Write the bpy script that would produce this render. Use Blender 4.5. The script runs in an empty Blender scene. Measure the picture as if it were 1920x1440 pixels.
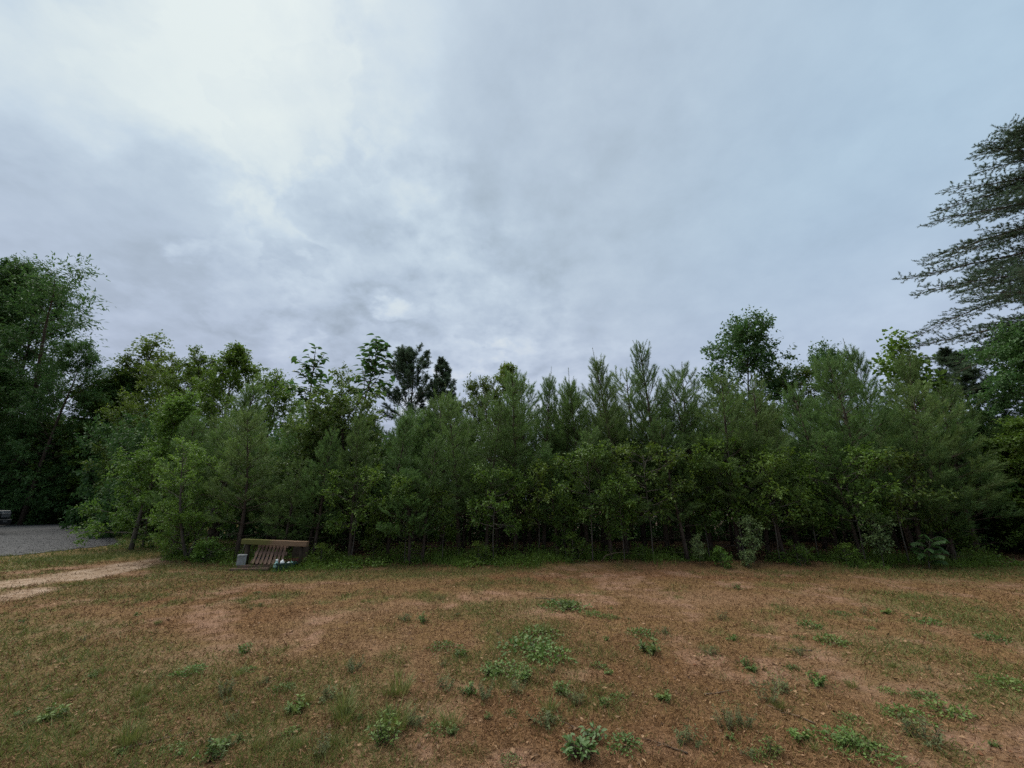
import bpy, math, random
import numpy as np
from mathutils import Vector, Matrix

# ------------------------------------------------------------------ camera, world, sun
SC = bpy.context.scene
COL = SC.collection
EYE = 1.6
PITCH = math.radians(16.3)
FPX = 750.0                                   # focal length in pixels of the 1920 px wide photograph
cd = bpy.data.cameras.new('camera')
cd.sensor_width = 36.0
cd.lens = 36.0 * FPX / 1920.0
cd.clip_start = 0.05
cd.clip_end = 3000
cam = bpy.data.objects.new('camera', cd)
COL.objects.link(cam)
cam.location = (0, 0, EYE)
cam.rotation_euler = (math.radians(90) + PITCH, 0, 0)
SC.camera = cam
SC.view_settings.view_transform = 'Standard'
SC.view_settings.look = 'None'
SC.view_settings.exposure = 2.0
SC.view_settings.gamma = 1.0
SC.view_settings.use_curve_mapping = False
SC.cycles.max_bounces = 6
SC.cycles.diffuse_bounces = 4
SC.cycles.transmission_bounces = 3
SC.cycles.transparent_max_bounces = 4
SC.cycles.use_denoising = False

CP, SP = math.cos(PITCH), math.sin(PITCH)

def ray(px, py):
    x = (px - 960) / FPX; y = (720 - py) / FPX
    v = Vector((x, CP - y * SP, SP + y * CP))
    return v.normalized()

def ground_at(px, py):
    d = ray(px, py)
    t = -EYE / d.z
    return np.array([d.x * t, d.y * t])

def at_depth(px, py, Y):
    d = ray(px, py)
    t = Y / d.y
    return Vector((d.x * t, Y, EYE + d.z * t))

SUN_AZ, SUN_EL = math.radians(-42), math.radians(60)        # where the brightest cloud is
SUN_DIR = Vector((math.sin(SUN_AZ) * math.cos(SUN_EL), math.cos(SUN_AZ) * math.cos(SUN_EL), math.sin(SUN_EL)))
sd = bpy.data.lights.new('sun', 'SUN')
sd.energy = 1.5
sd.angle = math.radians(75)
sd.color = (1.0, 0.97, 0.92)
sun = bpy.data.objects.new('sun', sd)
COL.objects.link(sun)
sun.rotation_euler = (-SUN_DIR).to_track_quat('-Z', 'Y').to_euler()

def build_world():
    w = bpy.data.worlds.new('World'); SC.world = w; w.use_nodes = True
    nt = w.node_tree; nt.nodes.clear(); N = nt.nodes; Lk = nt.links
    def node(t, **kw):
        n = N.new(t)
        for k, v in kw.items(): setattr(n, k, v)
        return n
    def M(op, a, b=None, c=None, clamp=False):
        n = node('ShaderNodeMath', operation=op, use_clamp=clamp)
        for i, v in enumerate((a, b, c)):
            if v is None: continue
            if isinstance(v, (int, float)): n.inputs[i].default_value = v
            else: Lk.new(v, n.inputs[i])
        return n.outputs[0]
    def VM(op, a, b=None):
        n = node('ShaderNodeVectorMath', operation=op)
        for i, v in enumerate((a, b)):
            if v is None: continue
            if isinstance(v, (tuple, list)): n.inputs[i].default_value = v
            else: Lk.new(v, n.inputs[i])
        return n
    def smooth(x, lo, hi, a=0.0, b=1.0):
        n = node('ShaderNodeMapRange', interpolation_type='SMOOTHSTEP')
        Lk.new(x, n.inputs['Value'])
        n.inputs['From Min'].default_value = lo; n.inputs['From Max'].default_value = hi
        n.inputs['To Min'].default_value = a; n.inputs['To Max'].default_value = b
        return n.outputs[0]
    def mixc(f, a, b):
        n = node('ShaderNodeMix', data_type='RGBA')
        if isinstance(f, float): n.inputs[0].default_value = f
        else: Lk.new(f, n.inputs[0])
        for i, v in ((6, a), (7, b)):
            if isinstance(v, tuple): n.inputs[i].default_value = (*v, 1)
            else: Lk.new(v, n.inputs[i])
        return n.outputs[2]
    tc = node('ShaderNodeTexCoord')
    d = VM('NORMALIZE', tc.outputs['Generated']).outputs['Vector']
    sep = node('ShaderNodeSeparateXYZ'); Lk.new(d, sep.inputs[0])
    z = M('MAXIMUM', sep.outputs[2], 0.0)
    zz = M('ADD', z, 0.34)
    comb = node('ShaderNodeCombineXYZ')
    Lk.new(M('DIVIDE', sep.outputs[0], zz), comb.inputs[0]); Lk.new(M('DIVIDE', sep.outputs[1], zz), comb.inputs[1])
    P = comb.outputs[0]
    def noise(scale, detail, rough, dist=0.0, off=(0, 0, 0), sc3=(1, 1, 1), rot=0.0):
        mp = node('ShaderNodeMapping'); Lk.new(P, mp.inputs[0])
        mp.inputs['Location'].default_value = off; mp.inputs['Scale'].default_value = sc3
        mp.inputs['Rotation'].default_value = (0, 0, rot)
        n = node('ShaderNodeTexNoise', noise_dimensions='3D'); Lk.new(mp.outputs[0], n.inputs['Vector'])
        n.inputs['Scale'].default_value = scale; n.inputs['Detail'].default_value = detail
        n.inputs['Roughness'].default_value = rough; n.inputs['Distortion'].default_value = dist
        return n.outputs[0]
    n_big = noise(1.1, 3, 0.5, 0.3, (3.1, 1.7, 0))
    n_mid = noise(3.2, 6, 0.55, 0.1, (7.3, 2.2, 4))
    n_fine = noise(7.5, 7, 0.58, 0.1, (1.3, 9.1, 2))
    warp = M('MULTIPLY', M('SUBTRACT', n_mid, 0.5), 0.22)
    def blob(px, py, r0, r1):                      # a soft patch of thinner or thicker cloud around one direction
        c = ray(px, py)
        dt = VM('DOT_PRODUCT', d, tuple(c)).outputs['Value']
        dt = M('ADD', dt, warp)
        return smooth(dt, math.cos(math.radians(r1)), math.cos(math.radians(r0)))
    def add(*xs):
        o = xs[0]
        for x in xs[1:]: o = M('ADD', o, x)
        return o
    def mul(x, k): return M('MULTIPLY', x, k)
    # brightness of the cloud deck
    b = add(mul(blob(370, 140, 0, 17), 0.16), mul(blob(20, 0, 0, 20), 0.22), mul(blob(640, 300, 1, 21), 0.11),
            mul(blob(860, 440, 0, 15), 0.09), mul(blob(560, 540, 0, 10), 0.10), mul(blob(150, -300, 5, 40), 0.07),
            mul(blob(930, 690, 2, 16), 0.12), mul(blob(470, 190, 0, 8), 0.08), mul(blob(520, 30, 2, 20), 0.05), mul(blob(760, 700, 0, 7), 0.10),
            mul(blob(60, 330, 4, 19), -0.07), mul(blob(300, 430, 0, 14), -0.05), mul(blob(340, 590, 1, 12), -0.10),
            mul(blob(690, 580, 1, 10), -0.19), mul(blob(930, 620, 2, 10), -0.12), mul(blob(1010, 230, 0, 15), -0.06), mul(blob(1090, 400, 0, 13), -0.05), mul(blob(605, 330, 0, 5), -0.08))
    low = smooth(z, 0.10, 0.50, 1.0, 0.0)
    side = smooth(sep.outputs[0], 0.12, 0.5, 1.0, 0.62)
    amp = mul(M('MULTIPLY', add(0.75, mul(low, 0.60), mul(blob(800, 600, 6, 30), 0.95)), side), 1.0)
    nz = add(mul(M('SUBTRACT', n_big, 0.5), 0.20), M('MULTIPLY', M('SUBTRACT', n_mid, 0.5), mul(amp, 0.50)),
             M('MULTIPLY', M('SUBTRACT', n_fine, 0.5), mul(amp, 0.50)))
    t = M('ADD', M('ADD', mul(b, 0.82), nz), 0.465, clamp=True)
    ramp = node('ShaderNodeValToRGB'); Lk.new(t, ramp.inputs[0])
    e = ramp.color_ramp.elements
    e[0].position = 0.0; e[0].color = (0.25, 0.31, 0.38, 1)
    e[1].position = 1.0; e[1].color = (0.74, 0.82, 0.82, 1)
    for p, c in ((0.22, (0.355, 0.435, 0.51)), (0.42, (0.455, 0.552, 0.655)), (0.62, (0.555, 0.66, 0.75)), (0.80, (0.66, 0.75, 0.785))):
        q = e.new(p); q.color = (*c, 1)
    col = ramp.outputs[0]
    # mauve towards the horizon, blue thin cloud to the right
    mv = node('ShaderNodeMix', data_type='RGBA', blend_type='MULTIPLY')
    Lk.new(smooth(z, 0.08, 0.62, 0.95, 0.0), mv.inputs[0]); Lk.new(col, mv.inputs[6]); mv.inputs[7].default_value = (0.98, 0.90, 0.97, 1)
    col = mv.outputs[2]
    bl = node('ShaderNodeMix', data_type='RGBA', blend_type='MULTIPLY')
    Lk.new(M('MULTIPLY', smooth(sep.outputs[0], 0.15, 0.75), smooth(z, 0.15, 0.6, 0.4, 1.0)), bl.inputs[0]); Lk.new(col, bl.inputs[6]); bl.inputs[7].default_value = (0.90, 0.99, 1.04, 1)
    col = bl.outputs[2]
    sky = node('ShaderNodeTexSky', sky_type='NISHITA')
    sky.sun_disc = False
    sky.sun_elevation = math.asin(SUN_DIR.z)
    sky.sun_rotation = math.atan2(SUN_DIR.x, SUN_DIR.y)
    sc = node('ShaderNodeVectorMath', operation='SCALE'); Lk.new(col, sc.inputs[0]); sc.inputs['Scale'].default_value = 2.5
    out = mixc(0.985, sky.outputs[0], sc.outputs[0])
    bg = node('ShaderNodeBackground'); Lk.new(out, bg.inputs[0]); bg.inputs[1].default_value = 0.1
    wo = node('ShaderNodeOutputWorld'); Lk.new(bg.outputs[0], wo.inputs[0])
build_world()

# ------------------------------------------------------------------ helpers
RNG = np.random.default_rng(7)

def vnoise(x, y, seed=0):
    """smooth value noise in 0..1"""
    x = np.asarray(x, float); y = np.asarray(y, float)
    xi = np.floor(x).astype(np.int64); yi = np.floor(y).astype(np.int64)
    fx = x - xi; fy = y - yi
    fx = fx * fx * (3 - 2 * fx); fy = fy * fy * (3 - 2 * fy)
    def h(a, b):
        n = (a * 374761393 + b * 668265263 + seed * 974634779) & 0xFFFFFFFF
        n = ((n ^ (n >> 13)) * 1274126177) & 0xFFFFFFFF
        return ((n ^ (n >> 16)) & 0xFFFF) / 65535.0
    a = h(xi, yi); b = h(xi + 1, yi); c = h(xi, yi + 1); dd = h(xi + 1, yi + 1)
    return (a * (1 - fx) + b * fx) * (1 - fy) + (c * (1 - fx) + dd * fx) * fy

def fbm(x, y, seed=0, octv=4):
    s = 0; a = 0.5; t = 0
    for i in range(octv):
        s = s + a * vnoise(np.asarray(x) * 2 ** i, np.asarray(y) * 2 ** i, seed + i * 17); t += a; a *= 0.5
    return s / t

def sstep(x, lo, hi):
    t = np.clip((x - lo) / (hi - lo), 0, 1)
    return t * t * (3 - 2 * t)

def norm(v):
    return v / np.maximum(np.linalg.norm(v, axis=-1, keepdims=True), 1e-9)

class MB:
    """collects triangles with a tint attribute and a material slot"""
    def __init__(s):
        s.v = []; s.f = []; s.t = []; s.m = []; s.n = 0
    def add(s, v, f, tint=0.5, mat=0):
        v = np.asarray(v, float).reshape(-1, 3); f = np.asarray(f, np.int64).reshape(-1, 3)
        s.v.append(v); s.f.append(f + s.n); s.n += len(v)
        s.t.append(np.broadcast_to(np.asarray(tint, float), (len(v),)).copy())
        s.m.append(np.full(len(f), mat))
    def mesh(s, name, mats, smooth=False):
        v = np.concatenate(s.v); f = np.concatenate(s.f); t = np.concatenate(s.t); m = np.concatenate(s.m)
        me = bpy.data.meshes.new(name)
        me.vertices.add(len(v)); me.loops.add(len(f) * 3); me.polygons.add(len(f))
        me.vertices.foreach_set('co', v.astype(np.float32).ravel())
        me.loops.foreach_set('vertex_index', f.astype(np.int32).ravel())
        me.polygons.foreach_set('loop_start', np.arange(0, len(f) * 3, 3, dtype=np.int32))
        me.polygons.foreach_set('material_index', m.astype(np.int32))
        me.polygons.foreach_set('use_smooth', np.full(len(f), smooth))
        at = me.attributes.new('tint', 'FLOAT', 'POINT'); at.data.foreach_set('value', t.astype(np.float32))
        for x in mats: me.materials.append(x)
        me.update()
        return me
    def obj(s, name, mats, parent=None, smooth=False):
        return link(name, s.mesh(name, mats, smooth), parent)
    # shapes
    def tube(s, path, rad, sides=6, tint=0.5, mat=0, cap=True):
        p = np.asarray(path, float); k = len(p); rad = np.broadcast_to(np.asarray(rad, float), (k,))
        tg = norm(np.gradient(p, axis=0))
        ref = np.array([0.0, 0, 1]) if abs(tg[0, 2]) < 0.9 else np.array([1.0, 0, 0])
        u = norm(np.cross(tg, ref)); w = np.cross(tg, u)
        a = np.linspace(0, 2 * np.pi, sides, endpoint=False)
        ring = p[:, None] + rad[:, None, None] * (np.cos(a)[None, :, None] * u[:, None] + np.sin(a)[None, :, None] * w[:, None])
        i, j = np.meshgrid(np.arange(k - 1), np.arange(sides), indexing='ij'); j2 = (j + 1) % sides
        A = i * sides + j; B = i * sides + j2; Cc = (i + 1) * sides + j2; D = (i + 1) * sides + j
        f = np.concatenate([np.stack([A, B, Cc], -1).reshape(-1, 3), np.stack([A, Cc, D], -1).reshape(-1, 3)])
        v = ring.reshape(-1, 3)
        if cap:
            v = np.concatenate([v, p[[0]], p[[-1]]]); n0 = k * sides
            jj = np.arange(sides); jn = (jj + 1) % sides
            f = np.concatenate([f, np.stack([jn, jj, np.full(sides, n0)], -1),
                                np.stack([(k - 1) * sides + jj, (k - 1) * sides + jn, np.full(sides, n0 + 1)], -1)])
        s.add(v, f, tint, mat)
    def blades(s, base, d, length, width, tint, mat=0):
        """one triangle per needle or blade"""
        n = len(base); d = norm(d)
        sd_ = norm(np.cross(d, norm(RNG.normal(size=(n, 3)))))
        w = (np.broadcast_to(np.asarray(width, float), (n,)) / 2)[:, None]
        v = np.stack([base - sd_ * w, base + sd_ * w, base + d * np.asarray(length).reshape(-1, 1)], 1)
        f = np.arange(3 * n).reshape(-1, 3)
        s.add(v, f, np.repeat(np.broadcast_to(tint, (n,)), 3), mat)
    def leaves(s, base, axis, nrm, length, width, tint, mat=0, fold=0.25):
        """a folded four-sided leaf, two triangles"""
        n = len(base); a = norm(axis); b = norm(np.cross(nrm, a)); c = np.cross(a, b)
        L = np.broadcast_to(np.asarray(length, float), (n,))[:, None]; W = np.broadcast_to(np.asarray(width, float), (n,))[:, None] / 2
        mid = base + a * L * 0.45
        v = np.stack([base, mid + b * W + c * W * fold, base + a * L - c * L * 0.08, mid - b * W + c * W * fold], 1)
        o = np.arange(n)[:, None] * 4
        f = np.concatenate([o + np.array([[0, 1, 2]]), o + np.array([[0, 2, 3]])])
        s.add(v, f, np.repeat(np.broadcast_to(tint, (n,)), 4), mat)
    def box(s, lo, hi, M4=None, bev=0.0, tint=0.5, mat=0):
        import bmesh
        bm = bmesh.new(); bmesh.ops.create_cube(bm, size=1)
        lo = Vector(lo); hi = Vector(hi)
        for q in bm.verts: q.co = Vector([(lo[i] + hi[i]) / 2 + q.co[i] * (hi[i] - lo[i]) for i in range(3)])
        if bev > 0: bmesh.ops.bevel(bm, geom=bm.edges[:], offset=bev, segments=2, affect='EDGES', profile=0.5)
        s.bm(bm, M4, tint, mat)
    def bm(s, bm, M4=None, tint=0.5, mat=0):
        import bmesh
        bmesh.ops.triangulate(bm, faces=bm.faces[:])
        if M4 is not None: bm.transform(M4)
        bm.verts.ensure_lookup_table()
        v = [tuple(q.co) for q in bm.verts]; f = [[q.index for q in p.verts] for p in bm.faces]
        bm.free(); s.add(v, f, tint, mat)
    def prism(s, prof, y0, y1, M4=None, bev=0.0, tint=0.5, mat=0):
        """a side profile in x,z carried from y0 to y1"""
        import bmesh
        bm = bmesh.new()
        fa = bm.faces.new([bm.verts.new((x, y0, z)) for x, z in prof])
        r = bmesh.ops.extrude_face_region(bm, geom=[fa])
        bmesh.ops.translate(bm, verts=[q for q in r['geom'] if isinstance(q, bmesh.types.BMVert)], vec=(0, y1 - y0, 0))
        bmesh.ops.recalc_face_normals(bm, faces=bm.faces[:])
        if bev > 0: bmesh.ops.bevel(bm, geom=bm.edges[:], offset=bev, segments=2, affect='EDGES', profile=0.5)
        s.bm(bm, M4, tint, mat)

def link(name, data, parent=None):
    o = bpy.data.objects.new(name, data); COL.objects.link(o)
    if parent is not None: o.parent = parent
    return o

def tag(o, label=None, cat=None, group=None, kind=None):
    if label: o['label'] = label
    if cat: o['category'] = cat
    if group: o['group'] = group
    if kind: o['kind'] = kind
    return o

def empty(name, loc=(0, 0, 0), rz=0.0):
    o = bpy.data.objects.new(name, None); COL.objects.link(o)
    o.location = loc; o.rotation_euler = (0, 0, rz); o.empty_display_size = 0.2
    return o

def material(name, ca, cb=None, rough=0.7, spec=0.25, trans=0.0, noise=None, bump=None, attr=True, obj_var=0.0, metallic=0.0):
    """ca..cb blended by the tint attribute and a noise; optional thin-leaf translucency"""
    m = bpy.data.materials.new(name); m.use_nodes = True
    nt = m.node_tree; N = nt.nodes; Lk = nt.links; N.clear()
    out = N.new('ShaderNodeOutputMaterial'); pb = N.new('ShaderNodeBsdfPrincipled')
    pb.inputs['Roughness'].default_value = rough; pb.inputs['Specular IOR Level'].default_value = spec
    pb.inputs['Metallic'].default_value = metallic
    cb = cb or ca
    mx = N.new('ShaderNodeMix'); mx.data_type = 'RGBA'
    mx.inputs[6].default_value = (*ca, 1); mx.inputs[7].default_value = (*cb, 1)
    fac = None
    if attr:
        a = N.new('ShaderNodeAttribute'); a.attribute_name = 'tint'; fac = a.outputs['Fac']
    tc = N.new('ShaderNodeTexCoord')
    if noise:
        n = N.new('ShaderNodeTexNoise'); n.inputs['Scale'].default_value = noise[0]; n.inputs['Detail'].default_value = 5
        mp = N.new('ShaderNodeMapping'); mp.inputs['Scale'].default_value = noise[2] if len(noise) > 2 else (1, 1, 1)
        Lk.new(tc.outputs['Object'], mp.inputs[0]); Lk.new(mp.outputs[0], n.inputs['Vector'])
        sb = N.new('ShaderNodeMath'); sb.operation = 'MULTIPLY_ADD'; sb.inputs[1].default_value = noise[1] * 2
        sb.inputs[2].default_value = 0.5 - noise[1]; Lk.new(n.outputs[0], sb.inputs[0])
        if fac is None: fac = sb.outputs[0]
        else:
            ad = N.new('ShaderNodeMath'); ad.operation = 'ADD'; ad.inputs[1].default_value = -0.5; Lk.new(sb.outputs[0], ad.inputs[0])
            a2 = N.new('ShaderNodeMath'); a2.operation = 'ADD'; a2.use_clamp = True; Lk.new(ad.outputs[0], a2.inputs[0]); Lk.new(fac, a2.inputs[1]); fac = a2.outputs[0]
    if fac is not None: Lk.new(fac, mx.inputs[0])
    else: mx.inputs[0].default_value = 0.0
    col = mx.outputs[2]
    if obj_var > 0:
        oi = N.new('ShaderNodeObjectInfo'); hs = N.new('ShaderNodeHueSaturation')
        r1 = N.new('ShaderNodeMapRange'); r1.inputs['To Min'].default_value = 1 - obj_var; r1.inputs['To Max'].default_value = 1 + obj_var
        r2 = N.new('ShaderNodeMapRange'); r2.inputs['To Min'].default_value = 0.5 - obj_var * 0.07; r2.inputs['To Max'].default_value = 0.5 + obj_var * 0.07
        Lk.new(oi.outputs['Random'], r1.inputs[0])
        ml = N.new('ShaderNodeMath'); ml.operation = 'MULTIPLY'; ml.inputs[1].default_value = 7.13
        fr = N.new('ShaderNodeMath'); fr.operation = 'FRACT'
        Lk.new(oi.outputs['Random'], ml.inputs[0]); Lk.new(ml.outputs[0], fr.inputs[0]); Lk.new(fr.outputs[0], r2.inputs[0])
        Lk.new(r1.outputs[0], hs.inputs['Value']); Lk.new(r2.outputs[0], hs.inputs['Hue']); Lk.new(col, hs.inputs['Color'])
        col = hs.outputs[0]
    Lk.new(col, pb.inputs['Base Color'])
    sh = pb.outputs[0]
    if bump:
        bn = N.new('ShaderNodeTexNoise'); bn.inputs['Scale'].default_value = bump[0]; bn.inputs['Detail'].default_value = 6
        mp2 = N.new('ShaderNodeMapping'); mp2.inputs['Scale'].default_value = bump[2] if len(bump) > 2 else (1, 1, 1)
        Lk.new(tc.outputs['Object'], mp2.inputs[0]); Lk.new(mp2.outputs[0], bn.inputs['Vector'])
        bu = N.new('ShaderNodeBump'); bu.inputs['Strength'].default_value = 0.8; bu.inputs['Distance'].default_value = bump[1]
        Lk.new(bn.outputs[0], bu.inputs['Height']); Lk.new(bu.outputs[0], pb.inputs['Normal'])
    if trans > 0:
        tr = N.new('ShaderNodeBsdfTranslucent'); Lk.new(col, tr.inputs[0])
        ms = N.new('ShaderNodeMixShader'); ms.inputs[0].default_value = trans
        Lk.new(sh, ms.inputs[1]); Lk.new(tr.outputs[0], ms.inputs[2]); sh = ms.outputs[0]
    Lk.new(sh, out.inputs[0])
    return m

# ------------------------------------------------------------------ the ground
def H(x, y):
    x = np.asarray(x, float); y = np.asarray(y, float)
    z = (fbm(x * 0.35, y * 0.35, 3, 3) - 0.5) * 0.10 + (fbm(x * 2.2, y * 2.2, 9, 3) - 0.5) * 0.035
    z = z + 0.10 * np.exp(-((y - 11.2 - 0.4 * (vnoise(x * .4, y * 0, 5) - .5)) / 0.45) ** 2) * sstep(x, -1.5, 1.0) * (1 - sstep(x, 7.5, 9.5)) * (0.5 + fbm(x * 1.3, y * 1.3, 21, 2))
    pad = sstep(-x, 12.0, 14.0) * sstep(y, 11.0, 13.0)
    return z * (1 - 0.7 * pad)
def Hs(x, y): return float(H(np.array([x]), np.array([y]))[0])

def capsule(x, y, pts, r0, r1):
    """soft mask along a polyline of ground points"""
    best = np.full(np.shape(x), 1e9)
    for (ax, ay), (bx, by) in zip(pts[:-1], pts[1:]):
        dx, dy = bx - ax, by - ay; L = dx * dx + dy * dy + 1e-9
        t = np.clip(((x - ax) * dx + (y - ay) * dy) / L, 0, 1)
        best = np.minimum(best, np.hypot(x - ax - t * dx, y - ay - t * dy))
    return 1 - sstep(best, r0, r1)

def g(*pp): return [tuple(ground_at(*q)) for q in pp]
TRACK1 = g((-120, 1108), (40, 1094), (150, 1074), (260, 1056), (345, 1044))
TRACK1B = g((150, 1086), (270, 1062))
TRACK2 = g((-140, 1135), (10, 1122), (60, 1112))
GREEN_LINES = [(g((-100, 1075), (60, 1062), (170, 1048), (300, 1036)), .3, 1.0, .9),
               (g((150, 1100), (330, 1082), (560, 1084), (760, 1078), (960, 1068)), .05, .75, .9),
               (g((960, 1066), (1100, 1060)), .05, .5, .5), (g((0, 1110), (200, 1110), (420, 1090)), .2, 1.4, .55), (g((-100, 1220), (150, 1290), (420, 1330)), .4, 1.6, .62), (g((560, 1420), (300, 1440)), .1, .7, .6),
               (g((280, 1062), (430, 1066), (640, 1066)), .2, .9, 1.0),
               (g((215, 992), (250, 1008), (300, 1020)), .8, 2.6, 1.0), (g((60, 1052), (250, 1036)), .4, 1.2, 1.0), (g((1650, 1072), (1900, 1068)), .5, 1.7, 1.0), (g((1730, 1130), (1950, 1190)), .4, 1.3, .8),
               (g((1850, 1260), (1960, 1320)), .2, .7, .6), (g((1450, 1072), (1680, 1076)), .05, .4, .7),
               (g((30, 1250), (230, 1320), (330, 1420)), .15, .7, .55), (g((-50, 1180), (130, 1240)), .2, 1.0, .5),
               (g((960, 1170), (930, 1250)), .15, .55, .6), (g((900, 1150), (1060, 1130)), .1, .55, .6), (g((1000, 1235), (1040, 1180)), .15, .45, .6),
               (g((230, 1290), (250, 1440)), .05, .3, .6), (g((720, 1370), (740, 1400)), .05, .2, .6), (g((1560, 1380), (1640, 1420)), .03, .22, .4), (g((1720, 1370), (1760, 1420)), .05, .25, .5)]
BARE_LINES = [(g((640, 1150), (860, 1125), (1010, 1118)), .1, .9, .5), (g((980, 1083), (1250, 1072), (1430, 1078)), .1, .7, .3),
              (g((1250, 1125), (1440, 1120)), .1, .9, .5), (g((1500, 1180), (1640, 1195)), .05, .5, .7), (g((1640, 1240), (1790, 1270)), .05, .35, .9),
              (g((1560, 1300), (1700, 1330)), .05, .35, .6), (g((560, 1290), (760, 1350)), .1, .7, .5), (g((640, 1410), (700, 1440)), .1, .35, .7),
              (g((1100, 1420), (1240, 1400)), .05, .3, .5), (g((60, 1330), (160, 1400)), .1, .4, .5), (g((0, 1205), (70, 1190)), .05, .5, .6), (g((700, 1200), (760, 1260)), .05, .4, .4),
              (g((1740, 1380), (1900, 1440)), .1, .4, .5)]
RED_LINES = [(g((940, 1086), (1250, 1074), (1460, 1082)), .15, .8, .85), (g((1000, 1340), (1250, 1380)), .2, 1.0, .5), (g((120, 1110), (420, 1105)), .2, 1.6, .9), (g((250, 1180), (520, 1150)), .2, 1.0, .5), (g((1120, 1260), (1300, 1230)), .2, .9, .4)]

def masks(x, y):
    n1 = fbm(x * 0.9, y * 0.9, 31, 4); n2 = fbm(x * 3.1, y * 3.1, 47, 3)
    wx = x + (fbm(x * 1.1, y * 1.1, 61, 3) - .5) * 1.1; wy = y + (fbm(x * 1.1, y * 1.1, 83, 3) - .5) * 0.9
    green = sstep(n1 * .6 + n2 * .4, 0.44, 0.68) * (0.58 + .27 * sstep(-x, -1, 4))
    for L, a, b, k in GREEN_LINES: green = np.maximum(green, capsule(wx, wy, L, a, b) * k * (0.45 + 0.9 * n2))
    green = np.maximum(green, sstep(y, 11.9, 12.6) * 0.5 * (1 - sstep(np.abs(x - 3), 9, 12) * .1))
    bare = sstep(fbm(x * 1.5, y * 1.5, 99, 4), 0.50, 0.66) * (.35 + .6 * sstep(fbm(x * 5, y * 5, 101, 3), .35, .6))
    for L, a, b, k in BARE_LINES: bare = np.maximum(bare, capsule(wx, wy, L, a, b) * k * (0.35 + 1.1 * n2))
    sand = np.zeros_like(x)
    for L, a, b in ((TRACK1, .25, .90), (TRACK1B, .08, .4), (TRACK2, .08, .5)):
        sand = np.maximum(sand, capsule(wx * .4 + x * .6, wy * .4 + y * .6, L, a, b) * (0.30 + 1.1 * n2))
    red = np.zeros_like(x)
    for L, a, b, k in RED_LINES: red = np.maximum(red, capsule(wx, wy, L, a, b) * k)
    green = np.clip(green * (1 - sand), 0, 1); bare = np.clip(bare * (1 - .7 * green), 0, 1)
    return green, bare, np.clip(sand, 0, 1), red

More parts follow.
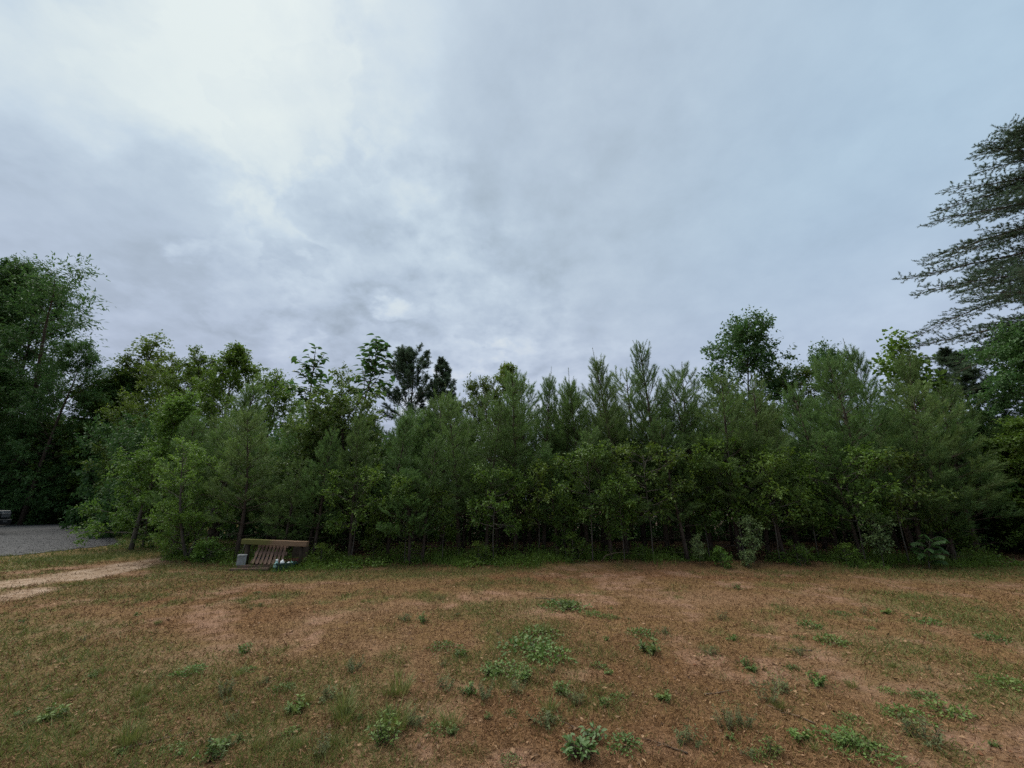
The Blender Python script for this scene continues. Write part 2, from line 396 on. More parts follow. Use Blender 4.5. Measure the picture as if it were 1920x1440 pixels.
def build_ground():
    def axis(lo, hi, step, far, pre=None, post=None):
        a = np.arange(lo, hi + step / 2, step)
        if pre is not None: a = np.concatenate([np.arange(pre, lo - .07, .15), a]); lo = pre
        if post is not None: a = np.concatenate([a, np.arange(hi + .1, post, .15)]); hi = a[-1]
        o = []; s = step; q = hi
        while q < far: s *= 1.22; q += s; o.append(q)
        up = np.array(o); o = []; s = step; q = lo
        while q > -far: s *= 1.22; q -= s; o.append(q)
        return np.concatenate([np.array(o)[::-1], a, up])
    xs = axis(-13, 12, 0.055, 900, pre=-30); ys = axis(2.2, 13.2, 0.05, 900, post=26)
    X, Y = np.meshgrid(xs, ys, indexing='ij'); nx, ny = X.shape
    Z = H(X, Y) * (1 - sstep(np.hypot(X, Y), 60, 120))
    gr, ba, sa, re = masks(X.ravel(), Y.ravel())
    i, j = np.meshgrid(np.arange(nx - 1), np.arange(ny - 1), indexing='ij')
    A = (i * ny + j).ravel(); B = A + ny; Cc = B + 1; D = A + 1
    q = np.stack([A, B, Cc, D], -1)
    me = bpy.data.meshes.new('ground')
    me.vertices.add(nx * ny); me.loops.add(len(q) * 4); me.polygons.add(len(q))
    me.vertices.foreach_set('co', np.stack([X, Y, Z], -1).astype(np.float32).ravel())
    me.loops.foreach_set('vertex_index', q.astype(np.int32).ravel())
    me.polygons.foreach_set('loop_start', np.arange(0, len(q) * 4, 4, dtype=np.int32))
    me.polygons.foreach_set('use_smooth', np.ones(len(q), bool))
    wx, wy = X.ravel(), Y.ravel()
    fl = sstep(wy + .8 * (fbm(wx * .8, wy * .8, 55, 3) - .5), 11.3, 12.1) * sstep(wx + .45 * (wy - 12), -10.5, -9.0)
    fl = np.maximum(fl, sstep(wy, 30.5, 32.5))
    for nm, arr in (('green', gr), ('bare', ba), ('sand', sa), ('red', re), ('shaded_litter', fl)):
        at = me.attributes.new(nm, 'FLOAT', 'POINT'); at.data.foreach_set('value', arr.astype(np.float32))
    me.update()
    m = bpy.data.materials.new('dry_ground'); m.use_nodes = True; nt = m.node_tree; N = nt.nodes; Lk = nt.links
    pb = N['Principled BSDF']; pb.inputs['Roughness'].default_value = 0.95; pb.inputs['Specular IOR Level'].default_value = 0.1
    tc = N.new('ShaderNodeTexCoord')
    def noise(scale, det=6, rough=.65, sc=(1, 1, 1)):
        mp = N.new('ShaderNodeMapping'); mp.inputs['Scale'].default_value = sc; Lk.new(tc.outputs['Object'], mp.inputs[0])
        n = N.new('ShaderNodeTexNoise'); n.inputs['Scale'].default_value = scale; n.inputs['Detail'].default_value = det; n.inputs['Roughness'].default_value = rough
        Lk.new(mp.outputs[0], n.inputs['Vector']); return n.outputs[0]
    def ramp(x, lo, hi):
        r = N.new('ShaderNodeMapRange'); r.inputs['From Min'].default_value = lo; r.inputs['From Max'].default_value = hi; Lk.new(x, r.inputs[0]); return r.outputs[0]
    def mix(f, a, b):
        n = N.new('ShaderNodeMix'); n.data_type = 'RGBA'; Lk.new(f, n.inputs[0])
        for k, v in ((6, a), (7, b)):
            if isinstance(v, tuple): n.inputs[k].default_value = (*v, 1)
            else: Lk.new(v, n.inputs[k])
        return n.outputs[2]
    def at(nm):
        a = N.new('ShaderNodeAttribute'); a.attribute_name = nm; return a.outputs['Fac']
    def mulf(a, b, add=None):
        n = N.new('ShaderNodeMath'); n.operation = 'MULTIPLY_ADD' if add is not None else 'MULTIPLY'; n.use_clamp = True
        for k, v in enumerate((a, b, add)):
            if v is None: continue
            if isinstance(v, (int, float)): n.inputs[k].default_value = v
            else: Lk.new(v, n.inputs[k])
        return n.outputs[0]
    fine = ramp(noise(38), .3, .7); mid = ramp(noise(7, 8), .32, .68); grit = ramp(noise(110, 3), .35, .65)
    straw = mix(fine, (.088, .047, .020), (.225, .132, .064))
    straw = mix(mulf(mid, .5), straw, (.20, .125, .042))
    clay = mix(fine, (.185, .102, .064), (.335, .210, .140)); clay = mix(mulf(grit, .35), clay, (.15, .066, .036))
    redc = mix(fine, (.10, .040, .016), (.185, .080, .034))
    grn = mix(fine, (.052, .066, .016), (.120, .134, .038))
    snd = mix(mid, (.25, .170, .112), (.40, .300, .215))
    col = mix(mulf(at('red'), mulf(mid, .6, .4)), straw, redc)
    col = mix(mulf(at('bare'), mulf(mid, 1.0, .35)), col, clay)
    col = mix(mulf(at('green'), mulf(fine, .7, .45)), col, grn)
    col = mix(mulf(at('sand'), mulf(mid, .9, .45)), col, snd)
    col = mix(at('shaded_litter'), col, mix(fine, (.018, .011, .007), (.06, .036, .02)))  # forest floor litter, its colour darkened to paint in the shade under the trees
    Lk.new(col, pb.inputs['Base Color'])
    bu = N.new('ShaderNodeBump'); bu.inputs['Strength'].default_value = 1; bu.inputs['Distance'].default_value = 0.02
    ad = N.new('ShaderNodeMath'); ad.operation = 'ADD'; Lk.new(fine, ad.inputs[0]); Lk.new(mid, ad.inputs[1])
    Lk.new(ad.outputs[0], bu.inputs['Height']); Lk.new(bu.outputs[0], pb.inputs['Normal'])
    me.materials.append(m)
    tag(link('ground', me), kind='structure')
build_ground()

def build_gravel():
    edge = g((-420, 983), (60, 983), (178, 983.5), (196, 990), (208, 1003), (222, 1019), (190, 1026), (120, 1033), (40, 1040), (-60, 1047), (-420, 1066))
    edge = np.array(edge)
    global GRAVEL_EDGE
    GRAVEL_EDGE = edge
    # fine fan of quads between the far and near edges
    far = edge[:5]; near = edge[::-1][:6]
    def resample(p, n):
        s = np.concatenate([[0], np.cumsum(np.hypot(*np.diff(p, axis=0).T))]); u = np.linspace(0, s[-1], n)
        return np.stack([np.interp(u, s, p[:, 0]), np.interp(u, s, p[:, 1])], -1)
    nu, nv = 240, 90
    fa = resample(far, nu); ne = resample(near, nu)
    k = np.linspace(0, 1, nv)[None, :, None]
    P = fa[:, None] * (1 - k) + ne[:, None] * k
    w = np.exp(-((k - 1) / .06) ** 2) + np.exp(-(k / .03) ** 2)
    P = P + ((np.stack([fbm(P[..., 0] * 2, P[..., 1] * 2, 5, 3), fbm(P[..., 0] * 2, P[..., 1] * 2, 6, 3)], -1) - .5) * 0.9 * w)
    Z = H(P[..., 0], P[..., 1]) + 0.012 + fbm(P[..., 0] * 5, P[..., 1] * 5, 8, 2) * .012
    v = np.concatenate([P, Z[..., None]], -1).reshape(-1, 3)
    i, j = np.meshgrid(np.arange(nu - 1), np.arange(nv - 1), indexing='ij'); A = (i * nv + j).ravel(); B = A + nv
    f = np.concatenate([np.stack([A, B, B + 1], -1), np.stack([A, B + 1, A + 1], -1)])
    mb = MB(); mb.add(v, f, 0.5)
    m = material('grey_gravel', (.050, .049, .048), (.098, .096, .093), rough=.95, spec=.1, noise=(3.0, .8), bump=(40, .012), attr=False)
    tag(mb.obj('gravel_pad', [m], smooth=True), kind='structure')
    # loose stones
    n = 26000
    a = RNG.random(n); b = RNG.random(n) ** .7
    ia = a * (nu - 1); i0 = ia.astype(int); ib = b * (nv - 1); j0 = ib.astype(int)
    i0 = np.minimum(i0, nu - 2); j0 = np.minimum(j0, nv - 2)
    q = np.concatenate([P, Z[..., None]], -1)
    c = q[i0, j0] * (1 - (ib - j0))[:, None] + q[i0, j0 + 1] * (ib - j0)[:, None]
    c = c + (q[i0 + 1, j0] - q[i0, j0]) * (ia - i0)[:, None]
    c[:, :2] += RNG.normal(size=(n, 2)) * 0.06
    r = RNG.uniform(.006, .015, n)
    tet = np.array([[1, 1, .6], [-1, .8, .3], [.2, -1.1, .5], [0, 0, -0.6]]) ;
    rot = RNG.uniform(0, 6.28, n); cs, sn = np.cos(rot), np.sin(rot)
    R = np.stack([np.stack([cs, -sn, 0 * cs], -1), np.stack([sn, cs, 0 * cs], -1), np.stack([0 * cs, 0 * cs, 1 + 0 * cs], -1)], 1)
    vv = c[:, None] + np.einsum('nij,kj->nki', R, tet) * r[:, None, None]
    ff = (np.arange(n)[:, None, None] * 4 + np.array([[0, 1, 2], [0, 3, 1], [1, 3, 2], [2, 3, 0]])[None]).reshape(-1, 3)
    mb = MB(); mb.add(vv.reshape(-1, 3), ff, np.repeat(RNG.random(n), 4))
    ms = material('gravel_stone', (.045, .044, .043), (.125, .123, .120), rough=.9, spec=.15)
    tag(mb.obj('gravel', [ms]), kind='stuff')
build_gravel()

# ------------------------------------------------------------------ materials of the plants
MAT = {}
MAT['bark'] = material('pine_bark', (.032, .024, .019), (.085, .065, .050), rough=.95, spec=.1, noise=(14, .9, (1, 1, .25)), bump=(26, .02, (1, 1, .3)), attr=False)
MAT['pale_bark'] = material('smooth_bark', (.055, .048, .038), (.125, .112, .092), rough=.9, spec=.1, noise=(9, .9, (1, 1, .4)), bump=(30, .006, (1, 1, .4)), attr=False)
MAT['needle'] = material('pine_needle', (.042, .086, .018), (.126, .206, .056), rough=.55, spec=.3, trans=.38, obj_var=.18)
MAT['needle_dark'] = material('old_pine_needle', (.042, .078, .040), (.095, .140, .076), rough=.6, spec=.25, trans=.35, obj_var=.1)
MAT['leaf'] = material('green_leaf', (.052, .102, .014), (.136, .205, .028), rough=.5, spec=.3, trans=.4, obj_var=.15)
MAT['leaf_dark'] = material('dark_green_leaf', (.032, .084, .022), (.080, .155, .036), rough=.5, spec=.3, trans=.38, obj_var=.07)
MAT['leaf_bright'] = material('young_green_leaf', (.070, .145, .020), (.145, .245, .038), rough=.5, spec=.3, trans=.42, obj_var=.07)
MAT['leaf_olive'] = material('olive_leaf', (.052, .100, .020), (.125, .180, .038), rough=.5, spec=.3, trans=.4, obj_var=.07)
MAT['leaf_pale'] = material('pale_leaf', (.095, .150, .050), (.190, .255, .095), rough=.5, spec=.3, trans=.35, obj_var=.06)
MAT['twig'] = material('dead_twig', (.07, .05, .035), (.16, .12, .085), rough=.95, spec=.1)

# ------------------------------------------------------------------ tree builders (each returns trunk mesh, crown mesh)
def perp(d):
    r = norm(RNG.normal(size=d.shape)); return norm(np.cross(d, r))

def grow(p0, d0, L, k, bend=(0, 0, 0), jitter=.12):
    """a curved polyline"""
    p = [np.array(p0, float)]; d = np.array(d0, float); d /= np.linalg.norm(d)
    for i in range(k):
        p.append(p[-1] + d * L / k)
        d = d + np.array(bend) / k + RNG.normal(size=3) * jitter; d /= np.linalg.norm(d)
    return np.array(p)

def along(p, t):
    """points and directions at parameters t in 0..1"""
    n = len(p) - 1; f = np.clip(np.asarray(t) * n, 0, n - 1e-6); i = f.astype(int); w = (f - i)[..., None]
    return p[i] * (1 - w) + p[i + 1] * w, norm(p[i + 1] - p[i])

def needles(mb, P, D, L, nl, n, tint, width=.007, open_=(22, 55), droop=.12):
    m = len(P); t = RNG.random((m, n)); base = P[:, None] + D[:, None] * (L[:, None] * t)[..., None]
    U = perp(D); V = np.cross(D, U); a = RNG.uniform(0, 2 * np.pi, (m, n)); ph = np.radians(open_[1] + (open_[0] - open_[1]) * t + RNG.normal(size=(m, n)) * 7)
    d = D[:, None] * np.cos(ph)[..., None] + (U[:, None] * np.cos(a)[..., None] + V[:, None] * np.sin(a)[..., None]) * np.sin(ph)[..., None]
    d[..., 2] -= droop
    ln = nl[:, None] * RNG.uniform(.75, 1.1, (m, n))
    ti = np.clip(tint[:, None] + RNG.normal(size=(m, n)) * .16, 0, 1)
    mb.blades(base.reshape(-1, 3), d.reshape(-1, 3), ln.reshape(-1), width, ti.reshape(-1))

def young_pine(height=5.6, rad=1.25, base=.16, upsweep=.9, dens=1.0, nl=.17, leader=.55, candles=5, lower_dead=True, width=.0085, nper=19):
    tr = MB(); cr = MB()
    lean = RNG.normal(size=2) * .03
    trunk = grow((0, 0, -.12), (lean[0], lean[1], 1), height - leader + .12, 12, jitter=.018)
    rr = np.linspace(.0125 * height, .009, 13); tr.tube(trunk, rr, 8)
    SPd, SD, SL, SN, ST = [], [], [], [], []
    def shoot(p, d, L, n=nl, t=.45):
        SPd.append(p); SD.append(d / np.linalg.norm(d)); SL.append(L); SN.append(n); ST.append(t)
    top = trunk[-1]; dt = norm(trunk[-1] - trunk[-2])
    # leader and its ring of candles
    lp = grow(top, dt, leader, 4, jitter=.02); tr.tube(lp, np.linspace(.009, .004, 5), 5)
    for i in range(4): shoot(lp[i], lp[i + 1] - lp[i], leader / 4, .09 - .012 * i, .8)
    for i in range(candles):
        a = 6.28 * i / candles + RNG.normal() * .3; el = math.radians(RNG.uniform(48, 70)); L = RNG.uniform(.28, .5)
        d = np.array([math.cos(a) * math.cos(el), math.sin(a) * math.cos(el), math.sin(el)])
        q = grow(top - dt * .02, d, L, 3, (0, 0, .5), .03); tr.tube(q, np.linspace(.006, .003, 4), 4)
        for j in range(3): shoot(q[j], q[j + 1] - q[j], L / 3, .10 - .015 * j, .7)
    z = height * .07 if lower_dead else height * base
    zt = height - leader
    while z < zt - .1:
        f = (z / zt)
        live = f > base
        k = RNG.integers(4, 7)
        prof = (min(1, (f - base * .6) / .25 + .35) if live else .4) * (1 - max(0, f - .28) / .72 * .72)
        a0 = RNG.uniform(0, 6.28)
        for i in range(k):
            if not live and RNG.random() < .35: continue
            a = a0 + 6.28 * i / k + RNG.normal() * .22
            el = math.radians(8 + 42 * f ** 1.3 * upsweep + RNG.normal() * 7)
            L = rad * prof * RNG.uniform(.7, 1.2)
            p0, _ = along(trunk, np.array([(z + .12) / (zt + .12)])); p0 = p0[0] + np.array([0, 0, RNG.normal() * .04])
            d = np.array([math.cos(a) * math.cos(el), math.sin(a) * math.cos(el), math.sin(el)])
            q = grow(p0, d, L, 7, (0, 0, (.45 if live else -.3) * upsweep), .07)
            tr.tube(q, np.linspace(.009 + .008 * (1 - f), .003, 8), 5)
            if not live: 
                for s_ in RNG.uniform(.3, 1, 4):
                    pp, dd = along(q, np.array([s_])); e = norm(dd[0] + RNG.normal(size=3) * .7); tr.tube(np.array([pp[0], pp[0] + e * L * .3]), [.004, .002], 3, cap=False)
                continue
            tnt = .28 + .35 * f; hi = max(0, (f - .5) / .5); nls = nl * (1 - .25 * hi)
            def plume(q_, t0, tt):
                # a foxtail of needles round the outer end of a twig
                tot = np.linalg.norm(np.diff(q_, axis=0), axis=1).sum()
                k_ = max(2, int(tot * (1 - t0) / .11))
                tv = np.linspace(t0, 1, k_ + 1)
                pv, dv = along(q_, tv)
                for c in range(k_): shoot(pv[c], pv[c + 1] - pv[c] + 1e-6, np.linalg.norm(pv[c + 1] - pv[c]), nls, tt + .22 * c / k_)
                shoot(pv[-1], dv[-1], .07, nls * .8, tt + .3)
            plume(q, max(.35, 1 - .5 / L), tnt)
            ns = int((3 + L * 4.6) * dens * (1 - .35 * hi))
            for b in range(ns):
                s_ = RNG.uniform(.25, .93); pp, dd = along(q, np.array([s_])); sg = 1 if b % 2 else -1
                sidev = norm(np.cross(dd[0], np.array([0, 0, 1.0]))) * sg
                d2 = norm(dd[0] * .8 + sidev * RNG.uniform(.5, 1.1) + np.array([0, 0, RNG.normal() * .25 + .12 + .8 * hi]))
                L2 = (.24 + .40 * L * (1 - s_)) * RNG.uniform(.75, 1.25)
                q2 = grow(pp[0], d2, L2, 4, (0, 0, .6), .06); tr.tube(q2, [.0045, .004, .003, .0025, .002], 3, cap=False)
                plume(q2, max(.15, 1 - .38 / L2), tnt)
        z += (.30 + .16 * (1 - f)) * RNG.uniform(.8, 1.2)
    needles(cr, np.array(SPd), np.array(SD), np.array(SL), np.array(SN), nper, np.array(ST), width, (16, 46))
    return tr.mesh('trunk', [MAT['bark']], True), cr.mesh('crown', [MAT['needle']])

def tall_pine(height=16, rad=2.2, base=.45, mat='needle_dark', nl=.16, round_=True):
    tr = MB(); cr = MB()
    trunk = grow((0, 0, -.15), (RNG.normal() * .02, RNG.normal() * .02, 1), height - .3, 12, jitter=.02)
    tr.tube(trunk, np.linspace(.011 * height, .03, 13), 8)
    P, D, L_, T = [], [], [], []
    z = base
    while z < .985:
        for i in range(RNG.integers(3, 6)):
            a = RNG.uniform(0, 6.28); f = (z - base) / (1 - base)
            prof = (.55 + .45 * min(1, f / .3)) * max(.05, 1 - f ** 4) ** .5 if round_ else (1 - f ** 1.6) * .9 + .14
            L = rad * max(.22, prof) * RNG.uniform(.7, 1.15); el = math.radians(RNG.uniform(0, 25) + 42 * f)
            p0, _ = along(trunk, np.array([z]))
            q = grow(p0[0], (math.cos(a) * math.cos(el), math.sin(a) * math.cos(el), math.sin(el)), L, 6, (0, 0, .5), .1)
            tr.tube(q, np.linspace(.035 * (1 - f) + .012, .006, 7), 5)
            for b in range(int(12 + L * 7)):
                s_ = RNG.uniform(.35, 1); pp, dd = along(q, np.array([s_]))
                d2 = norm(dd[0] + RNG.normal(size=3) * .6 + np.array([0, 0, .25])); L2 = (.25 + .35 * L * (1 - s_)) * RNG.uniform(.7, 1.2)
                q2 = grow(pp[0], d2, L2, 2, (0, 0, .4), .08); tr.tube(q2, [.007, .005, .003], 3, cap=False)
                for c in range(4):
                    p3, d3 = along(q2, np.array([.35 + .2 * c])); P.append(p3[0]); D.append(norm(d3[0] + RNG.normal(size=3) * .5)); L_.append(.16); T.append(.3 + .4 * f)
        z += .5 / height * RNG.uniform(.8, 1.2)
    needles(cr, np.array(P), np.array(D), np.array(L_), np.full(len(P), nl), 38, np.array(T), .014, (25, 60), .02)
    return tr.mesh('trunk', [MAT['bark']], True), cr.mesh('crown', [MAT[mat]])

def spray_pine(height=17, rad=6.0):
    """tall conifer with long level boughs that carry flat feathery sprays"""
    tr = MB(); cr = MB()
    trunk = grow((0, 0, -.15), (0, 0, 1), height, 12, jitter=.015); tr.tube(trunk, np.linspace(.27, .04, 13), 9)
    P, D, L_, N_, T = [], [], [], [], []
    def twig(p, d, L, f):
        q = grow(p, d, L, 4, (0, 0, .12), .07); tr.tube(q, np.linspace(.006, .002, 5), 3, cap=False)
        n = max(3, int(L / .05))
        for s_ in (np.arange(n) + RNG.random(n)) / n:
            pp, dd = along(q, np.array([s_])); P.append(pp[0]); D.append(norm(dd[0] + RNG.normal(size=3) * .35 + np.array([0, 0, .3]))); L_.append(.07); N_.append(.075); T.append(.3 + .35 * RNG.random())
    z = .12
    while z < .99:
        f = z
        for i in range(4):
            a = RNG.uniform(0, 6.28)
            L = rad * min(1, (1 - f) / .45) ** .75 * RNG.uniform(.6, 1.1) * (.7 + .3 * min(1, f / .4)) + .45
            el = math.radians(-12 + 26 * f + RNG.normal() * 6)
            p0, _ = along(trunk, np.array([z]))
            q = grow(p0[0], (math.cos(a) * math.cos(el), math.sin(a) * math.cos(el), math.sin(el)), L, 9, (0, 0, -.30 + .2 * f), .05)
            tr.tube(q, np.linspace(.035 + .035 * (1 - f), .008, 10), 6)
            nb = int(7 + L * 4.6)
            for b in range(nb):
                s_ = .16 + .84 * (b + RNG.random()) / nb; pp, dd = along(q, np.array([s_]))
                sidev = norm(np.cross(dd[0], np.array([0, 0, 1.0]))) * (1 if b % 2 else -1)
                d2 = norm(dd[0] * .9 + sidev * RNG.uniform(.5, .9) + np.array([0, 0, RNG.normal() * .12]))
                L2 = (.30 + .30 * L * (1 - s_)) * RNG.uniform(.7, 1.2)
                q2 = grow(pp[0], d2, L2, 4, (0, 0, .08), .07); tr.tube(q2, np.linspace(.01, .003, 5), 3, cap=False)
                nt_ = max(3, int(L2 / .13))
                for c in range(nt_):
                    s3 = (c + RNG.random()) / nt_; p3, d3 = along(q2, np.array([s3]))
                    sv = norm(np.cross(d3[0], np.array([0, 0, 1.0]))) * (1 if c % 2 else -1)
                    twig(p3[0], norm(d3[0] * .9 + sv * .65 + np.array([0, 0, RNG.normal() * .15])), RNG.uniform(.16, .32), f)
        z += .36 / height * RNG.uniform(.85, 1.15)
    needles(cr, np.array(P), np.array(D), np.array(L_), np.array(N_), 15, np.array(T), .014, (30, 65), .0)
    return tr.mesh('trunk', [MAT['bark']], True), cr.mesh('crown', [MAT['needle_dark']])

def hardwood(height=10, rad=2.4, base=.15, leaf=.11, lw=.62, limbs=26, twigs=6, sub=6, per=12, mat='leaf', shape='round', bark='pale_bark',
             steep=1.0, droop=.25, clump=1.0, gap=0.0, stem=None, multi=1):
    tr = MB(); cr = MB(); LB, LA, LT = [], [], []
    for st in range(multi):
        ln = RNG.normal(size=2) * (.03 if multi == 1 else .28)
        hh = height * (1 if st == 0 else RNG.uniform(.75, .95))
        trunk = grow((RNG.normal() * .05 * (multi > 1), RNG.normal() * .05 * (multi > 1), -.12), (ln[0], ln[1], 1), hh * .96, 12, (-ln[0] * .8, -ln[1] * .8, 0), jitter=.03)
        tr.tube(trunk, np.linspace(stem or .012 * height + .01, .008, 13), 8)
        nl = limbs // multi
        for i in range(nl):
            f = (i + RNG.random()) / nl; zf = base + (1 - base) * f
            if RNG.random() < gap: continue
            if shape == 'round': prof = math.sin(math.pi * (.16 + .74 * f)) ** .7
            elif shape == 'cone': prof = 1.0 - .82 * f
            elif shape == 'column': prof = (.75 + .25 * math.sin(3.1 * f)) * (1 if f < .7 else 1 - (f - .7) / .3 * .75)
            else: prof = .55 + .45 * f if f < .8 else 1 - (f - .8) / .2 * .55     # 'top'
            a = i * 2.4 + RNG.normal() * .4; L = rad * prof * RNG.uniform(.62, 1.15)
            el = math.radians((8 + 52 * f ** 1.2) * steep + RNG.normal() * 9)
            p0, _ = along(trunk, np.array([zf * .985])); p0 = p0[0]
            q = grow(p0, (math.cos(a) * math.cos(el), math.sin(a) * math.cos(el), math.sin(el)), L, 6, (0, 0, .25), .12)
            tr.tube(q, np.linspace(.006 * L + .006 + .01 * (1 - f), .004, 7), 5)
            for b in range(sub):
                s_ = .30 + .70 * (b + RNG.random()) / sub; pp, dd = along(q, np.array([s_]))
                d2 = norm(dd[0] + RNG.normal(size=3) * .75 + np.array([0, 0, .15])); L2 = (.18 * rad + .42 * L * (1 - s_)) * RNG.uniform(.7, 1.2)
                q2 = grow(pp[0], d2, L2, 3, (0, 0, .1), .15); tr.tube(q2, [.008, .006, .004, .002], 3, cap=False)
                for c in range(twigs):
                    p3, d3 = along(q2, np.array([.25 + .75 * (c + RNG.random()) / twigs])); d4 = norm(d3[0] + RNG.normal(size=3) * .8)
                    Lt = leaf * RNG.uniform(1.8, 3.4) * clump
                    u = RNG.random(per); LB.append(p3 + d4 * (u * Lt)[:, None] + RNG.normal(size=(per, 3)) * leaf * .35)
                    LA.append(norm(d4 + RNG.normal(size=(per, 3)) * .9)); LT.append(np.clip(.42 + .25 * (f - .5) + RNG.normal() * .12 + RNG.normal(size=per) * .14, 0, 1))
    B = np.concatenate(LB); A = np.concatenate(LA); T = np.concatenate(LT); A[:, 2] -= droop; n = len(B)
    nr = norm(RNG.normal(size=(n, 3)) * .55 + np.array([0, 0, 1.0]))
    sz = leaf * RNG.uniform(.65, 1.2, n)
    cr.leaves(B, A, nr, sz, sz * lw, T)
    return tr.mesh('trunk', [MAT[bark]], True), cr.mesh('crown', [MAT[mat]])

def place(name, meshes, loc, label, cat, group=None, rz=None, s=(1, 1, 1), lean=(0, 0)):
    o = empty(name, loc, RNG.uniform(0, 6.28) if rz is None else rz)
    o.rotation_euler = (lean[0], lean[1], o.rotation_euler.z)
    o.scale = s
    tag(o, label, cat, group)
    for nm, me in zip(('trunk', 'crown'), meshes): link(nm, me, o)
    return o

def by_top(name, proto, px, py, Y, label, cat, group=None, ws=1.0, rz=None, lean=(0, 0)):
    """stand a tree at depth Y so that its top is as high as the photograph shows"""
    top = at_depth(px, py, Y); z0 = Hs(top.x, Y); meshes, h0 = proto
    k = (top.z - z0) / h0
    return place(name, meshes, (top.x, Y, z0), label, cat, group, rz, (k * ws, k * ws, k), lean)
# ------------------------------------------------------------------ tree kinds
def proto(ms):
    h = max(max(v.co.z for v in me.vertices) for me in ms)
    return ms, h
PINES = [proto(young_pine(5.6, 1.25, .20, .9)), proto(young_pine(5.6, 1.1, .23, 1.0, leader=.65, candles=6)),
         proto(young_pine(5.4, 1.4, .18, .8, leader=.4, candles=4)), proto(young_pine(5.8, 1.0, .26, 1.15, leader=.7, candles=5)),
         proto(young_pine(5.5, 1.3, .20, .85, dens=1.1))]
PINES += [proto(young_pine(5.7, 1.15, .30, 1.05, dens=.8, leader=.75, candles=7, nl=.19)), proto(young_pine(5.2, 1.5, .20, .7, dens=1.0, leader=.45, candles=3, nl=.16))]
PINE_WIDE = proto(young_pine(5.9, 1.8, .22, .75, dens=1.15, leader=.3, candles=4, nl=.18))
PINE_CANDELABRA = proto(young_pine(6.0, 1.35, .22, 1.45, dens=.9, leader=.35, candles=7, nl=.12))
TALLPINE = [proto(tall_pine(17, 3.5, .40)), proto(tall_pine(16, 2.8, .3, round_=False))]
SPRAY = proto(spray_pine(17, 6.8))
OAK = [proto(hardwood(22, 5.0, .05, .19, .6, 70, 6, 8, 15, 'leaf_dark', 'round', 'bark', .9, clump=1.2)),
       proto(hardwood(20, 4.0, .05, .19, .6, 64, 6, 7, 15, 'leaf_dark', 'column', 'bark', 1.0, clump=1.2))]
MID = [proto(hardwood(10.5, 2.9, .08, .15, .62, 50, 6, 7, 11, 'leaf', 'round', 'bark')), proto(hardwood(10.5, 2.2, .06, .14, .7, 50, 6, 6, 11, 'leaf', 'column', 'pale_bark', 1.15)),
       proto(hardwood(9.5, 3.0, .06, .15, .6, 48, 6, 7, 11, 'leaf', 'round', 'bark'))]
SPARSE = proto(hardwood(9, 1.25, .1, .20, .85, 34, 3, 4, 6, 'leaf', 'column', 'pale_bark', 1.2, clump=1.3))
LOCUST = proto(hardwood(18, 2.2, .3, .30, .28, 30, 5, 5, 8, 'leaf_dark', 'top', 'bark', .9, clump=1.4))
SPARSE_FAR = proto(hardwood(12, 1.6, .1, .13, .8, 46, 4, 5, 8, 'leaf', 'column', 'pale_bark', 1.1, clump=1.5))
ROUND = proto(hardwood(11, 3.1, .15, .17, .62, 60, 6, 7, 12, 'leaf_dark', 'round', 'bark', gap=.22, clump=1.3))
BRIGHT = proto(hardwood(5.6, 1.7, .09, .10, .6, 40, 6, 6, 10, 'leaf_bright', 'cone', 'pale_bark', .9))
YELLOW = proto(hardwood(4.2, 1.2, .05, .085, .55, 34, 5, 6, 10, 'leaf_bright', 'round', 'pale_bark', .8, multi=2))
MOUND = proto(hardwood(6.6, 2.4, .12, .13, .7, 60, 6, 6, 10, 'leaf_olive', 'round', 'bark', .8, multi=3))
BUSH = [proto(hardwood(4.2, 2.1, .02, .15, .6, 36, 6, 5, 10, 'leaf_dark', 'round', 'bark', .7, multi=3)),
        proto(hardwood(3.2, 1.1, .05, .10, .6, 26, 5, 5, 9, 'leaf', 'round', 'pale_bark', .7, multi=2))]
SHRUB = [proto(hardwood(1.2, .55, .05, .075, .6, 18, 4, 3, 8, 'leaf', 'round', 'pale_bark', .8, multi=3, stem=.008)),
         proto(hardwood(1.0, .5, .05, .085, .7, 16, 4, 3, 7, 'leaf_bright', 'round', 'pale_bark', .8, multi=3, stem=.007)),
         proto(hardwood(1.7, .55, .35, .09, .62, 16, 4, 3, 7, 'leaf', 'top', 'pale_bark', .6, stem=.010))]
UNDER = proto(hardwood(3.2, 1.15, .40, .10, .58, 16, 5, 5, 7, 'leaf', 'round', 'pale_bark', .45, stem=.02))
PALE = [proto(hardwood(1.7, .5, .35, .085, .62, 16, 4, 3, 7, 'leaf_pale', 'top', 'pale_bark', .6, stem=.010)), proto(hardwood(1.0, .5, .05, .085, .7, 16, 4, 3, 7, 'leaf_pale', 'round', 'pale_bark', .8, multi=3, stem=.007))]
SAPLING = proto(hardwood(3.4, .8, .30, .11, .55, 16, 4, 4, 8, 'leaf', 'top', 'pale_bark', .6, stem=.018))

